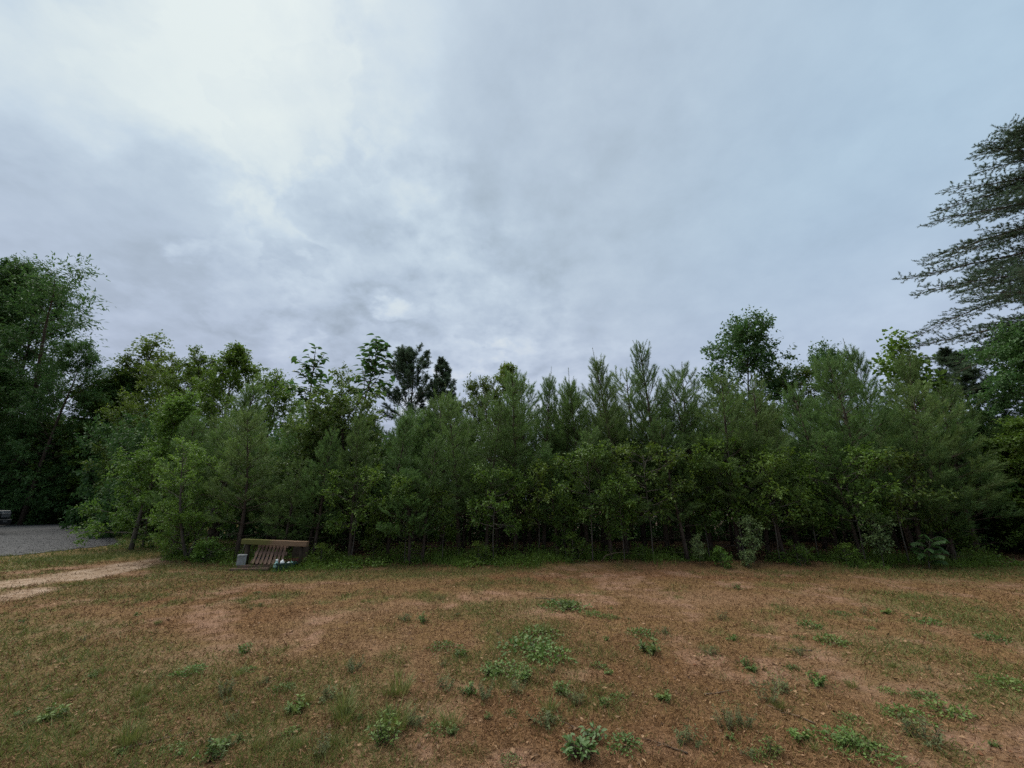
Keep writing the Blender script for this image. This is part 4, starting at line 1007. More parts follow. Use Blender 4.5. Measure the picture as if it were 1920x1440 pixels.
# ------------------------------------------------------------------ dry stubble and green grass of the field
def scatter(n, ymin=2.6, ymax=12.0, xlim=13.5):
    """points over the field, thinner with distance from where one stands"""
    r = ymin * (ymax * 1.5 / ymin) ** RNG.random(n); a = np.radians(RNG.uniform(-64, 64, n))
    x = r * np.sin(a) * 1.05; y = r * np.cos(a)
    k = (y > 1.6) & (y < ymax) & (np.abs(x) < xlim + 12)
    return x[k], y[k]
MAT['straw'] = material('dry_straw', (.094, .047, .019), (.270, .158, .080), rough=.85, spec=.15)
MAT['grass'] = material('field_grass', (.055, .080, .017), (.160, .175, .045), rough=.6, spec=.25, trans=.3)
MAT['weed'] = material('weed_leaf', (.048, .092, .018), (.130, .192, .036), rough=.55, spec=.3, trans=.3, obj_var=.2)
MAT['weed_blue'] = material('grey_green_weed_leaf', (.070, .090, .034), (.155, .175, .072), rough=.65, spec=.2, trans=.25, obj_var=.15)
def build_field():
    x, y = scatter(400000); gr, ba, sa, re = masks(x, y)
    k = RNG.random(len(x)) < np.clip(1.0 - .72 * ba - .9 * sa, .04, 1) * (.35 + .65 * fbm(x * 4, y * 4, 12, 2) * 1.3)
    x, y, gr, re = x[k], y[k], gr[k], re[k]; n = len(x); a = RNG.uniform(0, 6.28, n)
    up = np.abs(RNG.normal(size=n)) * .25 + (RNG.random(n) < .36) * RNG.uniform(.4, 2.2, n)
    r = np.hypot(x, y)
    mb = MB(); b = np.stack([x, y, H(x, y) + .004 + RNG.random(n) * .01], -1)
    mb.blades(b, np.stack([np.cos(a), np.sin(a), up], -1), RNG.uniform(.014, .055, n) * (1 + .05 * r), .0028 + .0006 * r, np.clip(RNG.beta(1.6, 2.4, n) - .25 * re, 0, 1))
    tag(mb.obj('dry_grass', [MAT['straw']]), kind='stuff')
    x, y = scatter(330000, ymax=13.0); gr, ba, sa, re = masks(x, y)
    k = RNG.random(len(x)) < np.clip(gr * 1.05 - .10, 0, 1) * (1 - sa); x, y, gr = x[k], y[k], gr[k]; n = len(x); a = RNG.uniform(0, 6.28, n); r = np.hypot(x, y)
    mb = MB(); b = np.stack([x, y, H(x, y)], -1)
    mb.blades(b, np.stack([np.cos(a), np.sin(a), RNG.uniform(.25, 1.9, n)], -1), RNG.uniform(.03, .10, n) * (.7 + .5 * gr) * (1 + .02 * r), .0034 + .0006 * r, np.clip(RNG.normal(.45, .2, n), 0, 1))
    n = 90000; x = RNG.uniform(-30, -7, n); y = RNG.uniform(11.5, 30, n)                # taller grass between gravel and wood
    ins = np.zeros(n, bool); E = GRAVEL_EDGE
    for (x0, y0), (x1, y1) in zip(E, np.roll(E, -1, 0)):
        cr_ = (y0 > y) != (y1 > y); ins ^= cr_ & (x < (x1 - x0) * (y - y0) / (y1 - y0 + 1e-12) + x0)
    gr, ba, sa, re = masks(x, y); k = ~ins & (RNG.random(n) < gr * 1.3) & (sa < .3); x, y = x[k], y[k]; n = len(x); a = RNG.uniform(0, 6.28, n)
    mb.blades(np.stack([x, y, H(x, y)], -1), np.stack([np.cos(a), np.sin(a), RNG.uniform(.5, 2.2, n)], -1), RNG.uniform(.06, .16, n), .014, np.clip(RNG.normal(.4, .2, n), 0, 1))
    for kind, px, py, s, lab in FIELD_WEEDS:                     # a thin film of grass round every weed
        gx, gy = ground_at(px, py); q = int(70 * s); d = math.hypot(gx, gy)
        bx = gx + RNG.normal(size=q) * .16 * s; by = gy + RNG.normal(size=q) * .14 * s; a = RNG.uniform(0, 6.28, q)
        mb.blades(np.stack([bx, by, H(bx, by)], -1), np.stack([np.cos(a), np.sin(a), RNG.uniform(.2, 1.6, q)], -1), RNG.uniform(.03, .08, q), .004 + .0006 * d, np.clip(RNG.normal(.45, .2, q), 0, 1))
    tag(mb.obj('green_grass', [MAT['grass']]), kind='stuff')
    # fallen leaves
    x, y = scatter(5200, ymax=11); n = len(x); a = RNG.uniform(0, 6.28, n)
    mb = MB(); sz = RNG.uniform(.012, .045, n) * (1 + .05 * np.hypot(x, y)); mb.leaves(np.stack([x, y, H(x, y) + .014], -1), np.stack([np.cos(a), np.sin(a), RNG.normal(size=n) * .2], -1), norm(RNG.normal(size=(n, 3)) * .35 + np.array([0, 0, 1.])), sz, sz * .55, RNG.random(n))
    tag(mb.obj('fallen_leaves', [material('dead_leaf', (.055, .028, .014), (.26, .16, .085), rough=.85)]), kind='stuff')
    # clods and pebbles
    x, y = scatter(9000, ymax=9); gr, ba, sa, re = masks(x, y); k = RNG.random(len(x)) < .25 + .75 * ba; x, y = x[k], y[k]; n = len(x)
    rr = RNG.uniform(.003, .010, n) * (1 + (RNG.random(n) < .06) * 1.2)
    o = np.array([[1, 0, 0], [0, 1, 0], [-1, 0, 0], [0, -1, 0], [0, 0, .8], [0, 0, -.8]], float)
    v = np.stack([x, y, H(x, y) + rr * .3], -1)[:, None] + o[None] * rr[:, None, None] * RNG.uniform(.6, 1.3, (n, 6, 1))
    f8 = np.array([[0, 1, 4], [1, 2, 4], [2, 3, 4], [3, 0, 4], [1, 0, 5], [2, 1, 5], [3, 2, 5], [0, 3, 5]])
    mb = MB(); mb.add(v.reshape(-1, 3), (np.arange(n)[:, None, None] * 6 + f8[None]).reshape(-1, 3), np.repeat(RNG.random(n) ** 2, 6))
    tag(mb.obj('gravel_crumbs', [material('clay_crumb', (.16, .075, .04), (.42, .27, .17), rough=.95, spec=.05)]), kind='stuff')
build_field()

# ------------------------------------------------------------------ weeds standing in the field
def weed_forb(h=.2, r=.1, stems=9, leaf=.035, lw=.35, mat='weed', per=20):
    mb = MB()
    for i in range(stems):
        a = RNG.uniform(0, 6.28); q = RNG.random() ** .6 * r
        p = grow((math.cos(a) * q * .4, math.sin(a) * q * .4, -.01), (math.cos(a) * q / h * .9, math.sin(a) * q / h * .9, 1), h * RNG.uniform(.55, 1.05), 4, jitter=.07)
        mb.tube(p, np.linspace(.0025, .001, 5), 3, .25, 1, False)
        pp, dd = along(p, RNG.uniform(.12, 1, per)); ax = norm(perp(dd) + dd * .35)
        mb.leaves(pp, ax, norm(RNG.normal(size=(per, 3)) * .4 + np.array([0, 0, 1.])), leaf * RNG.uniform(.6, 1.2, per), leaf * lw, np.clip(RNG.normal(.45, .2, per), 0, 1))
    return mb.mesh('weed', [MAT[mat], MAT['twig']])
def weed_grass(h=.2, r=.07, n=90, mat='grass'):
    mb = MB(); a = RNG.uniform(0, 6.28, n); q = r * RNG.random(n) ** .5
    b = np.stack([np.cos(a) * q, np.sin(a) * q, 0 * q - .01], -1); d = np.stack([np.cos(a) * .35, np.sin(a) * .35, np.ones(n)], -1) + RNG.normal(size=(n, 3)) * .22
    ln = h * RNG.uniform(.5, 1.1, n); dn = norm(d); m1 = b + dn * (ln * .6)[:, None]; d2 = norm(dn + np.stack([np.cos(a) * .5, np.sin(a) * .5, -.15 + 0 * a], -1))
    s = norm(np.cross(dn, np.array([0, 0, 1.]))); w = .0026
    v = np.stack([b - s * w, b + s * w, m1 + s * w * .8, m1 - s * w * .8, m1 + d2 * (ln * .45)[:, None]], 1).reshape(-1, 3)
    f = (np.arange(n)[:, None, None] * 5 + np.array([[0, 1, 2], [0, 2, 3], [3, 2, 4]])[None]).reshape(-1, 3)
    mb.add(v, f, np.repeat(np.clip(RNG.normal(.55, .2, n), 0, 1), 5)); return mb.mesh('weed', [MAT[mat]])
def weed_mat(r=.18, h=.07, n=230, leaf=.034, mat='weed'):
    mb = MB(); a = RNG.uniform(0, 6.28, n); q = r * RNG.random(n) ** .6 * (.75 + .5 * np.sin(a * 3 + 1) ** 2)
    b = np.stack([np.cos(a) * q, np.sin(a) * q, h * RNG.random(n) * (1.1 - .6 * q / r)], -1)
    mb.leaves(b, norm(np.stack([np.cos(a), np.sin(a), 0 * a + .2], -1) + RNG.normal(size=(n, 3)) * .6), norm(RNG.normal(size=(n, 3)) * .45 + np.array([0, 0, 1.])), leaf * RNG.uniform(.5, 1.2, n), leaf * .6, np.clip(RNG.normal(.4, .2, n), 0, 1))
    for i in range(14):
        aa = RNG.uniform(0, 6.28); p = grow((0, 0, 0), (math.cos(aa), math.sin(aa), .25), r * RNG.uniform(.6, 1), 4, (0, 0, -.2), .12); mb.tube(p, np.linspace(.002, .001, 5), 3, .3, 1, False)
    return mb.mesh('weed', [MAT[mat], MAT['twig']])
WEEDS = {'forb': [weed_forb(.13, .13, 12, .036, .42, per=16), weed_forb(.11, .11, 9, .045, .5, per=14), weed_forb(.16, .13, 13, .032, .36, per=18), weed_forb(.10, .15, 14, .034, .45, per=15)],
         'blue': [weed_forb(.17, .12, 13, .026, .28, 'weed_blue', 26), weed_forb(.13, .14, 11, .030, .32, 'weed_blue', 22), weed_forb(.20, .09, 8, .028, .26, 'weed_blue', 22)],
         'grass': [weed_grass(.2, .07), weed_grass(.16, .09, 120)],
         'mat': [weed_mat(), weed_mat(.16, .08, 210, .036), weed_mat(.20, .05, 260, .03)]}
def weed(kind, px, py, size, label, group=None, name=None):
    gx, gy = ground_at(px, py)
    ms = WEEDS[kind]; me = ms[int(RNG.integers(len(ms)))]
    o = link(name or {'forb': 'leafy_weed', 'blue': 'grey_green_weed', 'grass': 'grass_tuft', 'mat': 'creeping_weed'}[kind], me)
    o.location = (gx, gy, Hs(gx, gy)); o.rotation_euler = (0, 0, RNG.uniform(0, 6.28)); o.scale = (size * RNG.uniform(.9, 1.15), size * RNG.uniform(.9, 1.15), size)
    return tag(o, label, 'weed', group)
W = 'weeds standing in the dry field'
for kind, px, py, s, lab in FIELD_WEEDS:
    weed(kind, px, py, s, lab, W)
# small weeds nobody would tell apart
n = 0
while n < 90:
    px = RNG.uniform(20, 1900); py = 1110 + 320 * RNG.random() ** .8
    gx, gy = ground_at(px, py); gr, ba, sa, re = [float(q[0]) for q in masks(np.array([gx]), np.array([gy]))]
    if sa > .2 or RNG.random() > .25 + gr * .9: continue
    k = ('blue', 'forb', 'mat', 'grass')[int(RNG.integers(4))]
    weed(k, px, py, RNG.uniform(.3, .55), {'blue': 'small grey green weed scattered in the dry grass', 'forb': 'small leafy weed scattered in the dry grass', 'mat': 'small creeping weed scattered in the dry grass', 'grass': 'small grass tuft scattered in the dry grass'}[k], 'small ' + {'blue': 'grey green weeds', 'forb': 'leafy weeds', 'mat': 'creeping weeds', 'grass': 'grass tufts'}[k] + ' in the dry grass')
    n += 1
# the broad leaved weed near the bottom, leaf by leaf
MAT['broad_leaf'] = material('broad_weed_leaf', (.035, .075, .018), (.085, .150, .034), rough=.5, spec=.3, trans=.3)
BROAD = small_leaf_mesh('leaf', .5, MAT['broad_leaf'])
def broad_weed(px, py, label, n_leaf, r, h):
    gx, gy = ground_at(px, py); o = empty('broad_leaved_weed', (gx, gy, Hs(gx, gy))); tag(o, label, 'weed', W); st = MB(); spots = []
    for i in range(n_leaf):
        a = RNG.uniform(0, 6.28); q = r * RNG.random() ** .6
        p = grow((math.cos(a) * q * .3, math.sin(a) * q * .3, -.01), (math.cos(a) * q, math.sin(a) * q, h * .8), math.hypot(q, h) * RNG.uniform(.5, .9), 3, jitter=.08)
        st.tube(p, [.003, .0025, .002, .0015], 4); spots.append((p[-1], a))
    st.obj('stem', [MAT['twig']], o)
    for p, a in spots:
        L = link('leaf', BROAD, o); L.location = Vector(p); a += RNG.normal() * .7; L.rotation_mode = 'QUATERNION'
        L.rotation_quaternion = Vector((math.cos(a), math.sin(a), RNG.uniform(-.6, 1.1))).to_track_quat('X', 'Z') @ Matrix.Rotation(RNG.normal() * .6, 3, 'X').to_quaternion(); s = RNG.uniform(.028, .052); L.scale = (s, s, s)
broad_weed(1088, 1418, 'large dark broad leaved weed at the bottom of the picture', 130, .10, .10)
broad_weed(1116, 1384, 'smaller broad leaved weed touching the large dark one, lighter leaf', 30, .07, .08)
# dead sticks
def stick(px, py, L, ang, label, r=.006):
    gx, gy = ground_at(px, py); mb = MB(); d = np.array([math.cos(ang), math.sin(ang), 0.0]); p = []
    for i in range(7):
        q = np.array([gx, gy, 0]) + d * L * (i / 6 - .5) + np.array([-d[1], d[0], 0]) * RNG.normal() * L * .02; q[2] = Hs(q[0], q[1]) + r + .002; p.append(q)
    mb.tube(p, np.linspace(r, r * .5, 7), 6, RNG.random()); e = p[3] + (d * .6 + np.array([-d[1], d[0], .15])) * L * .2; mb.tube([p[3], e], [r * .6, r * .3], 5)
    tag(mb.obj('dead_stick', [MAT['twig']], smooth=True), label, 'stick', 'dead sticks lying in the field')
stick(1082, 1370, .28, 2.3, 'pale forked stick just above the broad leaved weed', .007)
stick(1022, 1122, .35, 3.0, 'dark stick lying just before the widest bright clump', .010)
stick(1345, 1295, .30, .25, 'thin brown stick on the bare slope', .006)
stick(1490, 1218, .35, 2.9, 'dark stick near the orange bare spot', .006)
stick(1245, 1398, .30, 2.6, 'brown stick low on the bare soil past the broad leaved weed', .006)
stick(1480, 1335, .35, 2.2, 'long brown stick below the feathery pale weeds', .006)
stick(300, 1395, .4, .6, 'dark stick in the near grassy corner', .006)
p = at_depth(1160, 1042, 11.2)
mb = MB(); q = grow((p.x - .35, 11.15, Hs(p.x, 11.15) + .12), (1, .1, .25), .75, 6, (0, 0, -.8), .06); mb.tube(q, np.linspace(.014, .006, 7), 6); mb.tube([q[0], q[0] + np.array([-.1, .05, -.14])], [.014, .012], 6)
tag(mb.obj('fallen_branch', [MAT['twig']], smooth=True), 'arched bare branch lying in the weeds under the short pine', 'branch')

# ------------------------------------------------------------------ the scrap pile at the edge of the wood
MAT['old_wood'] = material('weathered_wood', (.075, .048, .036), (.165, .112, .085), rough=.9, spec=.1, noise=(7, .9, (.6, 6, 6)), bump=(20, .004, (.5, 6, 6)), attr=False)
MAT['slat_wood'] = material('pallet_wood', (.085, .054, .040), (.19, .125, .092), rough=.9, spec=.1, noise=(7, .8, (6, 6, .6)), bump=(20, .004, (6, 6, .5)))
MAT['dark_wood'] = material('dark_rotten_wood', (.020, .016, .012), (.055, .042, .03), rough=.95, spec=.05, noise=(9, .8), attr=False)
MAT['concrete'] = material('concrete', (.16, .165, .16), (.28, .285, .275), rough=.95, spec=.1, noise=(18, .9), bump=(60, .003), attr=False)
MAT['tub'] = material('dark_green_plastic', (.006, .026, .027), (.010, .040, .040), rough=.45, spec=.4, noise=(6, .5), attr=False)
MAT['teal'] = material('pale_teal_plastic', (.20, .36, .34), (.36, .52, .49), rough=.45, spec=.4, noise=(9, .7), attr=False)
MAT['white'] = material('white_plastic', (.72, .74, .72), (.85, .86, .84), rough=.5, spec=.3, noise=(8, .5), attr=False)
MAT['black'] = material('black_plastic', (.012, .012, .016), (.03, .03, .036), rough=.5, spec=.4, noise=(8, .5), attr=False)
MAT['red'] = material('dull_red_plastic', (.075, .010, .012), (.13, .022, .022), rough=.6, spec=.3, noise=(8, .6), attr=False)
MAT['rust'] = material('rusty_metal', (.07, .03, .018), (.16, .065, .03), rough=.9, spec=.2, noise=(20, .9), attr=False)
def beam_material():
    m = material('mossy_beam_wood', (.105, .065, .040), (.24, .160, .102), rough=.9, spec=.1, noise=(6, .9, (.5, 6, 6)), bump=(18, .005, (.4, 6, 6)), attr=False)
    nt = m.node_tree; N = nt.nodes; Lk = nt.links; pb = [q for q in N if q.type == 'BSDF_PRINCIPLED'][0]; old = pb.inputs['Base Color'].links[0].from_socket
    tc = N.new('ShaderNodeTexCoord'); sx = N.new('ShaderNodeSeparateXYZ'); Lk.new(tc.outputs['Object'], sx.inputs[0])
    nz = N.new('ShaderNodeTexNoise'); nz.inputs['Scale'].default_value = 8; nz.inputs['Detail'].default_value = 4; Lk.new(tc.outputs['Object'], nz.inputs['Vector'])
    ad = N.new('ShaderNodeMath'); ad.operation = 'MULTIPLY_ADD'; ad.inputs[1].default_value = .35; Lk.new(nz.outputs[0], ad.inputs[0]); Lk.new(sx.outputs[0], ad.inputs[2])
    mr = N.new('ShaderNodeMapRange'); mr.inputs['From Min'].default_value = -.08; mr.inputs['From Max'].default_value = .22; mr.inputs['To Min'].default_value = 1; mr.inputs['To Max'].default_value = 0
    Lk.new(ad.outputs[0], mr.inputs[0]); mx = N.new('ShaderNodeMix'); mx.data_type = 'RGBA'; Lk.new(mr.outputs[0], mx.inputs[0]); Lk.new(old, mx.inputs[6])
    gm = N.new('ShaderNodeMix'); gm.data_type = 'RGBA'; gm.inputs[6].default_value = (.065, .066, .020, 1); gm.inputs[7].default_value = (.15, .140, .050, 1); Lk.new(nz.outputs[0], gm.inputs[0])
    Lk.new(gm.outputs[2], mx.inputs[7]); Lk.new(mx.outputs[2], pb.inputs['Base Color']); return m
def scrap():
    P0 = ground_at(500, 1068); Y0 = P0[1]
    def pt(px, py, dy): v = at_depth(px, py, Y0 + dy); return v
    # two boards on the ground, one on the other
    a = pt(437, 1072, -.05); b = pt(522, 1068, .02); L = b.x - a.x; gz = Hs(a.x, Y0)
    ang = math.atan2(.07, L)
    for (z0, x0, ln, dy, lab) in ((0.0, -.06, L * .86, -.06, 'lower reddish board lying on the grass under the scrap'), (.060, .05, L * 1.0, .05, 'upper weathered board under the concrete block')):
        mb = MB(); mb.box((0, -.07, 0), (ln, .07, .058), bev=.006); o = mb.obj('board', [MAT['old_wood']]); o.location = (a.x + x0, Y0 + dy, gz + z0 - .012); o.rotation_euler = (0, -.012, ang)
        tag(o, lab, 'board', 'boards under the scrap')
    zt = gz + .060 + .058 - .012
    # concrete block with two hollow cores, stood on its end
    c = pt(450, 1063, .07); mb = MB()
    w, d, h = .19, .19, .20
    import bmesh
    for (x0, x1, y0, y1) in ((-w/2, w/2, -d/2, -d/2 + .032), (-w/2, w/2, d/2 - .032, d/2)): mb.box((x0, y0, 0), (x1, y1, h), bev=.004)
    for x0 in (-w/2, -.015, w/2 - .032): mb.box((x0 + .001, -d/2 + .030, .001), (x0 + .031, d/2 - .030, h - .0015), bev=.003)
    o = empty('concrete_block', (c.x, Y0 + .09, zt)); o.rotation_euler = (0, 0, .50); tag(o, 'grey concrete block standing at the end of the boards', 'concrete block')
    mb.obj('block_body', [MAT['concrete']], o); mb = MB(); mb.box((-w/2 - .006, -d/2 - .006, h - .004), (w/2 + .006, d/2 + .006, h + .034), bev=.006); mb.obj('cap_slab', [MAT['concrete']], o)
    # the beam over the pallet
    l = pt(455, 1015, .22); r = pt(577, 1020, .10); mid = (l + r) / 2; dv = (r - l); ln = dv.length; th = .12
    mb = MB(); mb.box((-ln / 2, -th / 2, -th / 2), (ln / 2, th / 2, th / 2), bev=.008); o = mb.obj('beam', [beam_material()])
    o.location = mid; o.rotation_euler = dv.to_track_quat('X', 'Z').to_euler(); tag(o, 'square beam, half mossy and half bare, lying across the tilted pallet', 'beam')
    # posts that carry it
    for px, lab, k in ((466, 'dark rotten post under the mossy end of the beam', 0), (566, 'dark rotten post under the bare end of the beam', 1)):
        f = (px - 455) / 122; q = l + dv * f; zz = q.z - th / 2; g0 = Hs(q.x, q.y)
        mb = MB(); mb.tube([(0, 0, -.05), (.01, 0, (zz - g0) * .5), (0, .0, zz - g0 - .002)], [.075 - .02 * k, .062 - .02 * k, .06 - .02 * k], 9); o = mb.obj('post', [MAT['dark_wood']], smooth=True)
        o.location = (q.x, q.y + .01, g0); tag(o, lab, 'post')
    # the pallet, racked over to one side and leaning back against the beam
    tl = pt(487, 1018, .30); trr = pt(540, 1020, .30); bl = pt(470, 1056, .02); br = pt(531, 1058, .02)
    o = empty('pallet', ((bl.x + br.x) / 2, Y0 + .02, Hs(bl.x, Y0) + .05)); tag(o, 'weathered wooden pallet tilted up under the beam, eight slats', 'pallet'); org = Vector(o.location)
    nsl = 8
    for i in range(nsl):
        u = (i + .5) / nsl; p0 = bl.lerp(br, u) - org; p1 = tl.lerp(trr, u) - org; dd = (p1 - p0)
        jit = RNG.normal() * .008
        mb = MB(); wd = .029 if 0 < i < nsl - 1 else .025
        mb.box((-wd, -.010, -.02 + jit), (wd, .010, dd.length + .02 + jit), bev=.003, tint=RNG.uniform(.2, .85)); s = mb.obj('slat', [MAT['slat_wood']], o)
        M3 = Matrix.Identity(3); zx = dd.normalized(); xx = (trr - tl).normalized(); yy = zx.cross(xx).normalized(); xx = yy.cross(zx); M3 = Matrix((xx, yy, zx)).transposed()
        s.matrix_local = Matrix.Translation(p0) @ M3.to_4x4()
    for v in (.12, .52, .90):
        p0 = bl.lerp(tl, v) - org; p1 = br.lerp(trr, v) - org; dd = p1 - p0
        mb = MB(); mb.box((-.02, -.018, -.045), (dd.length + .02, .018, .045), bev=.004); s = mb.obj('stringer', [MAT['old_wood']], o)
        nrm = (tl - bl).cross(br - bl).normalized()
        if nrm.y < 0: nrm = -nrm
        xx = dd.normalized(); zz_ = xx.cross(nrm).normalized(); M3 = Matrix((xx, nrm, zz_)).transposed(); s.matrix_local = Matrix.Translation(p0 + nrm * .031) @ M3.to_4x4()
    # dark green tub with two pale lumps in it
    t0 = pt(535, 1068, .0); o = empty('plastic_tub', (t0.x, Y0 + .02, Hs(t0.x, Y0))); o.rotation_euler = (0, 0, .38); tag(o, 'dark green plastic tub holding white things by the boards', 'tub')
    mb = MB(); hx, hy, hh = .20, .13, .165
    bm = bmesh.new(); rings = []
    for (sx, z) in ((.82, 0), (.98, hh - .02), (1.10, hh - .018), (1.10, hh + .018), (.95, hh + .018), (.93, hh - .01), (.80, .02)):
        ring = []
        for ax, ay in ((-1, -.7), (-.85, -1), (.85, -1), (1, -.7), (1, .7), (.85, 1), (-.85, 1), (-1, .7)): ring.append(bm.verts.new((ax * hx * sx, ay * hy * sx, z)))
        rings.append(ring)
    for q, w_ in zip(rings[:-1], rings[1:]):
        for i in range(8): bm.faces.new((q[i], q[(i + 1) % 8], w_[(i + 1) % 8], w_[i]))
    bm.faces.new(rings[0][::-1]); bm.faces.new(rings[-1]); mb.bm(bm); mb.obj('tub_body', [MAT['tub']], o)
    for sg in (-1, 1):
        mb = MB(); q = [(sg * hx * 1.05, -.06, hh), (sg * (hx * 1.05 + .05), -.05, hh - .02), (sg * (hx * 1.05 + .05), .05, hh - .02), (sg * hx * 1.05, .06, hh)]; mb.tube(q, .010, 6); mb.obj('handle', [MAT['tub']], o, True)
    tz = Hs(t0.x, Y0) + .021
    def bag(px, dx, dy, z0, rx, rz, label, mat, name):
        bm = bmesh.new(); bmesh.ops.create_icosphere(bm, subdivisions=3, radius=1)
        for v in bm.verts:
            k = 1 + .22 * (vnoise(np.array([v.co.x * 2.2 + dx * 50]), np.array([v.co.y * 2.2 + v.co.z * 1.7]), 5)[0] - .5) * 2
            v.co = Vector((v.co.x * rx * k, v.co.y * rx * k, (v.co.z * k) * rz)) 
            if v.co.z < -rz * .7: v.co.z = -rz * .7
            v.co.z += rz * .7
        mb = MB(); mb.bm(bm); o2 = mb.obj(name, [mat], smooth=True); o2.location = (px + dx, Y0 + dy, z0); tag(o2, label, 'bag' if 'bag' in name else 'bundle')
    bag(t0.x, -.085, -.02, tz, .055, .13, 'knotted white plastic bag sticking out of the tub', MAT['white'], 'white_bag')
    bag(t0.x, .045, -.01, tz, .06, .100, 'low white bag lying inside the tub', MAT['white'], 'white_bag')
    bag(t0.x, .10, .05, tz, .05, .105, 'pale teal bag tucked in the far side of the tub', MAT['teal'], 'teal_bag')
    # pale teal bottle beside the tub
    b0 = pt(518, 1067, -.05); o = empty('teal_jug', (b0.x - .02, Y0 - .04, Hs(b0.x, Y0))); tag(o, 'pale teal jug squeezed between the tub and the boards', 'jug')
    mb = MB(); mb.tube([(0, 0, 0), (0, 0, .012), (0, 0, .10), (0, 0, .16), (0, 0, .19), (0, 0, .235)], [.050, .056, .058, .055, .030, .024], 12); mb.obj('bottle_body', [MAT['teal']], o, True)
    mb = MB(); mb.tube([(0, 0, .234), (0, 0, .265)], [.028, .028], 12); mb.obj('cap', [MAT['white']], o, True)
    mb = MB(); mb.tube([(.045, -.02, .06), (.075, -.03, .08), (.075, -.03, .15), (.03, -.01, .19)], .009, 6); mb.obj('handle', [MAT['teal']], o, True)
    mb = MB(); mb.tube([(0, 0, .035), (0, 0, .095)], [.0600, .0605], 12, cap=False); mb.obj('label_band', [MAT['tub']], o, True)
    # red crate lying behind the tub
    r0 = pt(545, 1058, .30); o = empty('red_crate', (r0.x, Y0 + .36, Hs(r0.x, Y0 + .36))); o.rotation_euler = (.0, 0, .12); tag(o, 'dull red plastic crate behind the green tub', 'crate')
    mb = MB(); mb.box((-.2, -.14, 0), (.2, .14, .012)); mb.obj('crate_base', [MAT['red']], o)
    for z in (.02, .09, .16):
        for y in (-.14, .13):
            mb = MB(); mb.box((-.2, y, z), (.2, y + .012, z + .055), bev=.003); mb.obj('side_slat', [MAT['red']], o)
        for x in (-.2, .188):
            mb = MB(); mb.box((x, -.126, z + .001), (x + .012, .128, z + .054), bev=.003); mb.obj('end_slat', [MAT['red']], o)
    for x in (-.186, .172):
        for y in (-.126, .116):
            mb = MB(); mb.box((x, y, .012), (x + .014, y + .012, .22)); mb.obj('corner_post', [MAT['red']], o)
    # black trough and pots in front of the pallet
    k0 = pt(489, 1064, .06); o = empty('black_trough', (k0.x, Y0 + .19, zt - .04)); tag(o, 'black plastic trough on the boards before the pallet', 'trough'); o.rotation_euler = (0, 0, .05); o.location.z = Hs(k0.x, Y0 + .19)
    mb = MB(); bm = bmesh.new(); rings = []
    for (s, z) in ((.86, 0), (1, .26), (1.07, .26), (1.07, .285), (.96, .285), (.80, .03)): rings.append([bm.verts.new((ax * .2 * s, ay * .09 * s, z)) for ax, ay in ((-1, -.7), (-.9, -1), (.9, -1), (1, -.7), (1, .7), (.9, 1), (-.9, 1), (-1, .7))])
    for q, w_ in zip(rings[:-1], rings[1:]):
        for i in range(8): bm.faces.new((q[i], q[(i + 1) % 8], w_[(i + 1) % 8], w_[i]))
    bm.faces.new(rings[0][::-1]); bm.faces.new(rings[-1]); mb.bm(bm); mb.obj('trough_body', [MAT['black']], o)
    mb = MB(); nn = 260; aa = RNG.uniform(0, 6.28, nn); mb.blades(np.stack([RNG.uniform(-.16, .16, nn), RNG.uniform(-.06, .06, nn), np.full(nn, .17)], -1), np.stack([np.cos(aa) * .8, np.sin(aa) * .5, RNG.uniform(.3, 1.2, nn)], -1), RNG.uniform(.08, .18, nn), .008, RNG.random(nn)); mb.obj('dead_plant', [MAT['twig']], o)
    for px, dy, rr, hh, lab, mt in ((506, .03, .055, .15, 'rusty can standing between the trough and the teal jug', 'rust'), (512, .17, .06, .22, 'tall rusty can leaning place behind the teal jug', 'rust')):
        q = pt(px, 1064, dy); o = empty('rusty_can', (q.x, Y0 + dy + .10, Hs(q.x, Y0 + dy + .1))); tag(o, lab.replace(' leaning place', ''), 'can')
        mb = MB(); mb.tube([(0, 0, 0), (0, 0, hh), (0, 0, hh), (0, 0, hh - .02)], [rr, rr, rr * .9, rr * .88], 14); mb.obj('can_body', [MAT[mt]], o)
        for z in (.01, hh * .5, hh - .006):
            mb = MB(); mb.tube([(0, 0, z - .004), (0, 0, z + .004)], [rr * 1.05, rr * 1.05], 14); mb.obj('rim', [MAT[mt]], o)
    for i, (px, z, rot, lab) in enumerate(((464, .0, 1.3, 'short split log low beside the concrete block'), (468, .085, 1.0, 'short split log on top of the other beside the block'))):
        q = pt(px, 1062, .1); mb = MB(); mb.tube([(-.13, 0, 0), (0, .004, .003), (.13, 0, 0)], [.042, .045, .04], 9); o = mb.obj('split_log', [MAT['old_wood']], smooth=False)
        o.location = (q.x + .03, Y0 + .24, Hs(q.x, Y0 + .24) + .04 + z); o.rotation_euler = (0, 0, rot); tag(o, lab, 'log')
    q = pt(441, 1050, .15); mb = MB(); s = grow((0, 0, -.05), (.06, .25, 1), .62, 5, jitter=.03); mb.tube(s, np.linspace(.011, .007, 6), 6); o = mb.obj('thin_stick', [MAT['pale_bark']], smooth=True)
    o.location = (q.x, Y0 + .25, Hs(q.x, Y0 + .25)); tag(o, 'thin pale stick poking up behind the concrete block', 'stick')
    # dark sheet of plywood leaning behind the bare end of the beam
    q = pt(556, 1050, .5); mb = MB(); mb.box((-.20, -.009, 0), (.20, .009, .50), bev=.003); o = mb.obj('plywood_sheet', [MAT['dark_wood']]); o.location = (q.x, Y0 + .58, Hs(q.x, Y0 + .58) - .01); o.rotation_euler = (-.22, 0, .1)
